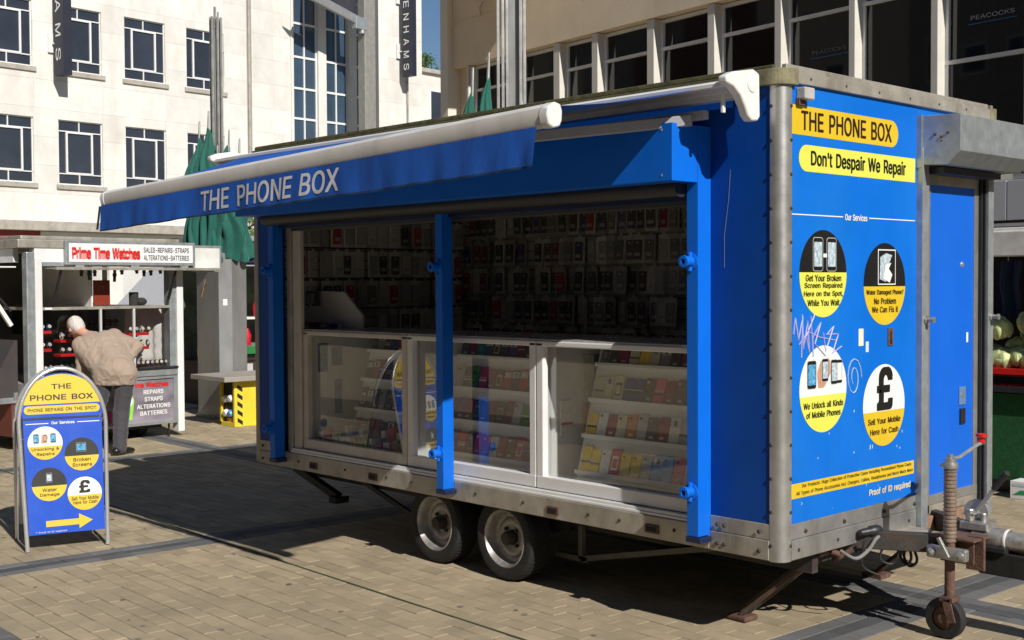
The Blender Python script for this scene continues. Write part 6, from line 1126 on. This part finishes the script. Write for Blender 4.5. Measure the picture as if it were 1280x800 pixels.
o = B(-.01, .01, -.095, .095, 0, .27).build('red_brown_notice', M('notice_rust_red', (.22, .03, .012), .5), None); o.location = kw(-.10, -.80, 1.50); o.rotation_euler = (0, 0, radians(5)); tag(o, 'rust red notice with a faint pattern hanging in the watch stall window', 'notice')
for k in range(4): MB().tube([(.011, -.06+.03*k, .14+.02*k), (.011, -.03+.02*k, .2), (.011, .02+.015*k, .17+.02*k)], .002, 4).build('pattern_line', M('pale_rust', (.4, .15, .1), .5), o)
o = MB().lathe((0, 0, 0), (0, 0, 1), [(0, .0), (.05, 0), (.052, .14), (.048, .15), (0, .15)], 16).ell((.03, .075, .045), (.05, .065, .045), 12, 8).build('dark_cap_and_tin', M('dark_felt', (.03, .03, .028), .9), None, smooth=True); o.location = kw(-.12, -.40, 1.486); tag(o, 'dark cylindrical tin and cap standing on the shelf of the watch stall', 'tin')
for j in range(9):
    y = [-1.05, -.97, -.90, -.66, -.58, -.40, -.30, -.22, -.10][j]; h_ = [.10, .14, .1, .16, .08, .07, .10, .09, .07][j]
    o = MB().box(-.008, .008, -.016, .016, -h_, 0).box(-.012, .012, -.02, .02, -h_*.62, -h_*.42).build('hanging_watch_strap', mcol('black'), None, bevel=.003); o.location = kw(-.06, y, 1.91); o.rotation_euler = (random.uniform(-.2, .2), 0, .1); tag(o, f'black watch strap hanging {ordinal(j)} from the left under the head of the stall window', 'strap', 'straps hanging in the stall window')
for j in range(14):
    cc = random.choice(['red', 'orange', 'white', 'black', 'silver', 'dark red', 'black']); r_, c_ = divmod(j, 7)
    o = MB().box(-.06, .06, -.02, .02, 0, .07).build('sunglasses_box', mcol(cc), None, bevel=.006); o.location = kw(-.25-.16*c_, -2.04+.14*r_, .585+.23*r_); o.rotation_euler = (radians(-35), 0, radians(5)); tag(o, f'{cc} small case, {ordinal(c_)} from the corner post in the {["lower", "upper"][r_]} side counter row', 'case', 'cases on the sloping side counter')
# =================================================================== folded parasols
RTZ = atan2(rt.y, rt.x)
def parasol(loc, lab, zb, zt, mast_top, scale, lobes, bars, seed, clothdx=0):
    U = E('folded_parasol', lab, 'parasol', loc, RTZ, 'folded green market parasols'); random.seed(seed)
    for i, (dx, dy, w_, d_, z0_, z1_) in enumerate(bars): MB().box(dx-w_/2, dx+w_/2, dy-d_/2, dy+d_/2, z0_, z1_).build('rib_bar' if w_ < .05 else 'mast', alu if w_ < .05 else galv_col, U, bevel=.004)
    for i, (dx, dy, r, pk) in enumerate(lobes):
        ph = random.uniform(0, 6); k_ = random.choice([5, 6, 7])
        def f(u, v, dx=dx, dy=dy, r=r, pk=pk, ph=ph, k_=k_):
            a = 2*pi*u; z = zb+(pk-zb)*v+.03*sin(3*a+ph)*(1-v); prof = (min(1, (1-v)*2.3))**.85*(.86+.14*sin(v*9+ph))
            n_ = noise.noise(Vector((cos(a)*1.6+dx*9, sin(a)*1.6+ph, z*2.4)))
            rr_ = r*prof*(1+.24*sin(k_*a+ph+3.0*v+1.5*sin(v*7+i))+.30*n_)+.008
            return (dx+clothdx+rr_*cos(a)+.02*sin(z*9+ph), dy+rr_*sin(a), z)
        MB().grid(f, 56, 34).build('canopy_fold', green_cloth, U, smooth='all')
        MB().tube([(dx+clothdx, dy, pk-.25), (dx+clothdx+.01, dy, pk+.05), (dx+clothdx+.015, dy, pk+.20)], [.014, .014, .011], 8).build('rib_tip', alu, U, smooth=True)
    return U
mb_ = [(0, 0, .055, .055, 2.0, 5.05)]+[(.055*cos(a)*1.25, .055*sin(a)*1.2, .030, .018, 2.9, 5.15+.08*sin(3*a)) for a in [0, 1.05, 2.1, 3.14, 4.2, 5.25]]+[(-.005, -.02, .03, .03, 5.0, 5.28), (.03, .0, .02, .02, 5.0, 5.22)]
parasol((-10.96, 3.37, 0), 'folded green parasol on the steel clad column, left of the lettering THE PHONE BOX', 2.03, 3.6, 5.2, 1, [(-.24, .0, .17, 3.62), (-.10, -.08, .17, 3.74), (.02, -.12, .17, 3.30), (.12, .10, .18, 3.3), (.16, -.08, .17, 3.50), (.27, .02, .15, 3.40)], mb_, 3)
bb = [(.02, .05, .12, .05, 2.0, 5.6), (-.105, 0, .028, .03, 2.3, 5.6), (-.065, -.03, .026, .03, 2.3, 5.6), (-.03, -.05, .024, .03, 2.3, 5.6), (.088, -.02, .028, .03, 2.3, 5.6), (.122, .01, .026, .03, 2.3, 5.6)]
parasol((-4.557, 2.573, 0), 'folded green parasol standing behind the trailer roof in front of the tan store', 1.2, 3.5, 5.6, 1, [(-.34, .03, .17, 3.38), (-.20, -.02, .15, 3.50), (.0, .05, .20, 3.05), (.15, 0, .15, 3.0)], bb, 8)
CO = E('steel_column', 'square steel clad column under the folded parasol, beside the yellow socket box', 'column', (-10.94, 3.42, 0))
B(-.33, .23, -.20, .21, 0, 2.12).build('cladding', galv_col, CO, bevel=.01); B(.231, .236, -.20, -.01, .01, 2.1).build('sunlit_side_sheet', M('sunlit_steel_sheet', (.52, .53, .53), .35, .6, var=.08, scale=5, dirt=(.35, .35, .34), dirt_amt=.5, streak=1), CO); B(-.5, -.33, .0, .20, 0, 2.12).build('rear_sheet', galv_col, CO)  # brighter steel on the front paints in the sunlit side
B(.237, .239, -.14, -.08, 1.45, 1.53).build('sticker', white_print, CO); MB().bar((-.25, -.203, 1.62), (-.05, -.203, 1.74), .006).bar((-.2, -.203, 1.55), (-.1, -.203, 1.78), .006).build('scratch', M('orange_scratch', (.5, .3, .12), .5), CO)
B(-.36, .26, -.22, .23, 0, .03).build('base_plate', galv, CO, bevel=.005)
SBX = E('socket_box', 'yellow steel socket box with black and yellow stripes under a grey slab top', 'socket box', (-9.98, 3.2, 0))
B(-.52, .30, -.50, .60, .555, .615).build('top_slab', M('grey_slab', (.34, .31, .27), .8, bump=.2), SBX, bevel=.006); yl = M('yellow_box_paint', (.78, .62, .04), .5, var=.06, dirt=(.5, .38, .08), dirt_amt=.4)
MB().box(-.17, -.13, -.30, .5, .01, .55).box(-.13, .18, -.26, .50, .0, .55).box(-.17, .18, -.30, -.26, .0, .05).box(.14, .18, -.30, -.26, .05, .55).build('casing', yl, SBX, bevel=.004)
B(-.13, .14, -.265, -.262, .05, .54).build('socket_plate', blackm, SBX)
for x, z, c_ in ((-.06, .33, white), (.06, .34, white), (-.05, .16, white), (.06, .16, mcol('blue'))): MB().lathe((x, -.265, z), (.1, -1, -.25), [(.045, 0), (.045, .03), (.035, .05), (0, .052)], 12).build('socket', c_, SBX, smooth=True)
B(-.03, .1, -.28, -.262, .02, .10).build('socket_cover', mcol('orange'), SBX)
for k in range(5): fp(SBX, 'stripe', blackm, [(-.26, .06+.10*k), (-.19, .015+.10*k), (-.19, .065+.10*k), (-.26, .11+.10*k)], (.18, 0, 0), Y, Z, .002)
fp(SBX, 'notice', M('pale_yellow_notice', (.8, .74, .4), .5), rr(.17, .2, .004), (.18, .12, .36), Y, Z, .002); tx(SBX, 'TIME', (.183, .12, .41), Y, Z, .08, .03, M('dull_green_print', (.3, .35, .1), .5)) if False else None
# =================================================================== far shop, van, tree
FS = E('kitchen_stall', 'dark blue stall with yellow lettering TCHE and a green rail, half hidden beside the trailer', 'market stall', (-12.0, 5.3, 0))
B(-1.5, .2, -1.3, 1.2, 2.02, 2.32).build('sign_board', M('navy_sign', (.015, .02, .07), .5), FS); tx(FS, 'TCHE', (.2, -.99, 2.17), Y, Z, .40, .19, yellow, bold=.02, off=.003)
B(-1.5, .1, -1.3, 1.2, 2.33, 2.40).build('roof', M('grey_roof', (.3, .3, .3), .7), FS); B(-1.4, .05, -1.3, 1.2, 0, .62).build('cabinet', M('brown_cabinet', (.05, .03, .025), .6), FS); B(.05, .12, -1.3, 1.2, .74, .84).build('green_rail', M('bright_green_rail', (.02, .20, .05), .5), FS)
B(-1.5, -1.4, -1.3, 1.2, .6, 2.0).build('back_wall', M('dull_green_back', (.12, .15, .10), .7, var=.6, scale=3), FS); B(-.6, -.1, -1.3, 1.2, 1.22, 1.25).build('shelf', white, FS)
B(.05, .06, -1.12, -.85, .18, .60).build('notice', M('pale_notice', (.5, .5, .5), .6), FS); tx(FS, 'Open', (.061, -.985, .5), Y, Z, .14, .05, black_print) if False else None
for k in range(5): o = MB().lathe((0, 0, 0), (0, 0, 1), [(0, 0), (.05, 0), (.06, .15), (.02, .24), (.02, .30), (0, .30)], 10).build('red_bottle', mcol('red'), None, smooth=True); o.location = (-12.3, 4.1+.16*k, .84 if k % 2 else 1.25); tag(o, f'red bottle, {ordinal(k)} from the left in the stall under the TCHE sign', 'bottle', 'red bottles in the far stall')
VN = E('parked_van', 'silver grey van parked behind the watch stall, seen in the gap beside its post', 'van', (-18.2, 7.3, 0))
vb = M('silver_van_paint', (.50, .52, .56), .3, .3, var=.03); MB().prism([(-2.6, .45), (2.6, .45), (2.6, 2.25), (-.6, 2.25), (-1.5, 1.35), (-2.5, 1.1)], 'x', -.95, .95).build('body', vb, VN, bevel=.08)
MB().prism([(-1.35, 1.28), (-.55, 1.28), (-.55, 2.0), (-.75, 2.0)], 'x', .955, .96).build('side_window', shopglass, VN); MB().prism([(-1.30, .60), (-.40, .60), (-.40, .62), (-1.30, .62)], 'x', .955, .965).build('sill_trim', blackm, VN)
for y in (-1.55, 1.6):
    wv = MB().lathe((.80, y, .34), (1, 0, 0), [(0, 0), (.33, 0), (.34, .05), (.33, .16), (.22, .165), (.20, .15)], 24).build('wheel', black, VN, smooth=True); MB().lathe((.94, y, .34), (1, 0, 0), [(.21, 0), (.19, .01), (.06, -.02), (0, .0)], 16).build('rim', galv, wv, smooth=True)
    MB().lathe((.965, y, .34), (1, 0, 0), [(.42, -.03), (.42, 0), (.35, 0), (.35, -.03)], 24).build('wheel_arch', blackm, VN)
TR = E('street_tree', 'green tree far behind the stall beside the left corner of the trailer', 'tree', (-25.2, 12.6, 0))
MB().tube([(0, 0, 0), (.1, 0, 1.5), (0, .1, 3)], [.16, .12, .08], 8).build('trunk', wood, TR, smooth=True); foliage(TR, (0, 0, 2.6), (1.6, 1.6, 1.3), 1500, leafm, .12, 14, 'crown')
# =================================================================== fruit stall on the right
FR = E('greengrocer_stall', 'greengrocer stall with dark green cloth and white awning edge behind the trailer', 'market stall', (-1.0, 5.6, 0))
B(-2.5, 2.2, -.70, -.66, .11, .85).build('front_cloth', greenfelt, FR); B(-2.5, 2.2, -.64, .3, .70, .80).build('table_top', blackm, FR); B(-2.5, 2.2, -.60, .3, .0, .10).build('base', blackm, FR)
B(-2.5, 2.2, -.95, -.90, 1.90, 2.10).build('awning_edge', M('dirty_white_awning', (.66, .65, .62), .6, dirt=(.4, .36, .3), dirt_amt=.6), FR, bevel=.01); B(-2.5, 2.2, -.93, -.89, 2.05, 2.13).build('edge_tube', white, FR, bevel=.01)
B(-2.5, 2.2, -.93, 1.2, 2.135, 2.16).build('awning', M('grey_canvas', (.32, .32, .32), .8), FR); B(-2.5, 2.2, 1.15, 1.2, 0, 2.1).build('back_sheet', M('dark_back_sheet', (.03, .03, .035), .8, var=.5, scale=2), FR)
for x in (-2.4, 2.1): B(x, x+.05, -.66, -.6, 0, 2.1).build('stall_post', galv, FR)
B(.02, .05, .1, .14, .8, 2.1).build('stall_post', galv, FR)
cab = M('cabbage_leaf', (.46, .52, .25), .6, rand=.35, var=.4, scale=9, bump=.5, bscale=25)
random.seed(40)
def cabbage(x, y, z, r, lab):
    o = E('cabbage', lab, 'cabbage', (x, y, z), 0, 'cabbages on the greengrocer stall')
    def f(u, v, k=0):
        a = 2*pi*u; t = pi*v; n_ = 1+.26*noise.noise(Vector((cos(a)*1.7+x*5, sin(a)*1.7+z*7, t*1.4)))+.06*sin(5*a+4*t); return (r*n_*sin(t)*cos(a), r*n_*sin(t)*sin(a), r*.85*n_*cos(t))
    MB().grid(f, 20, 14).build('head', cab, o, smooth='all')
    for k in range(4):
        a0 = k*1.6+x*7
        def g(u, v): a = a0+(u-.5)*1.7; t = .5+1.9*v; q_ = r*(1.04+.22*v*sin(u*9+k*2)); return (q_*sin(t)*cos(a), q_*sin(t)*sin(a), q_*.85*cos(t))
        MB().grid(g, 7, 7).build('outer_leaf', cab, o, smooth='all')
pos = [(-1.32, 4.93, 1.33, .10), (-1.08, 5.0, 1.38, .11), (-1.30, 4.95, 1.08, .10), (-1.18, 4.98, 1.10, .09), (-1.05, 4.95, 1.07, .09), (-1.24, 5.1, 1.17, .09), (-1.10, 5.12, 1.22, .10), (-.95, 5.08, 1.16, .09), (-1.40, 5.05, 1.12, .08), (-.85, 4.95, 1.08, .085), (-1.17, 5.22, 1.29, .085), (-1.02, 5.24, 1.27, .085)]
for i, (x, y, z, r) in enumerate(pos): cabbage(x, y, z, r, f'pale green cabbage, {ordinal(i)} from front left of the heap on the greengrocer stall')
o = MB().box(-.42, .42, -.18, .18, 0, .015).box(-.42, .42, -.18, -.165, 0, .06).box(-.42, .42, .165, .18, 0, .06).box(-.42, -.405, -.165, .165, 0, .06).box(.405, .42, -.165, .165, 0, .06).build('red_tray', red, None, bevel=.004); o.location = (-1.12, 5.0, .955); tag(o, 'red plastic tray under the cabbages on the greengrocer stall', 'tray')
o2 = MB().box(-.42, .42, -.16, .16, 0, .015).box(-.42, .42, -.16, -.145, 0, .06).box(-.42, .42, .145, .16, 0, .06).build('tomato_tray', blackm, None, bevel=.004); o2.location = (-1.12, 5.0, .81); tag(o2, 'black tray holding tomatoes in front of the greengrocer stall', 'tray')
tm = MB().lathe((0, 0, 0), (0, 0, 1), [(0, 0), (.02, .0), (.034, .015), (.036, .03), (.03, .048), (.015, .055), (0, .052)], 12).mesh('tomato', [M('tomato_skin', (.55, .03, .01), .25)], smooth=True)
for j in range(24): o = bpy.data.objects.new('tomato', tm); C.objects.link(o); o.location = (-1.48+.072*(j % 12), 4.90+.09*(j//12), .828+.0*(j % 2)); tag(o, f'red tomato, {ordinal(j % 12)} in the {["front", "back"][j//12]} row of the black tray', 'tomato', 'tomatoes in the black tray')
o = E('carton', 'white cardboard carton with a green leaf mark on the ground below the green cloth', 'box', (-.96, 4.82, 0)); B(-.16, .16, -.10, .10, 0, .14).build('carton_body', white_print, o, bevel=.003)
fp(o, 'leaf_mark', M('leaf_green_print', (.02, .3, .12), .5), [(-.14, .03), (-.02, .04), (.02, .075), (-.08, .07)], (0, -.10, 0), X, Z, .002); fp(o, 'blue_mark', M('pale_print', (.5, .6, .75), .5), [(-.14, .10), (.1, .10), (.1, .12), (-.14, .12)], (0, -.10, 0), X, Z, .002)
o = MB().grid(lambda u, v: (-.10+.2*u+.01*sin(v*8), .03*sin(u*12+v), .45*v), 14, 10).build('blue_apron', M('dark_blue_cloth', (.02, .035, .10), .9), None, smooth='all'); o.location = (-1.30, 5.05, 1.42); tag(o, 'dark blue apron hanging at the left of the greengrocer stall', 'apron')
MB().cyl((0, .0, .45), (0, .0, .62), .005, 6).build('hanger', galv, o)
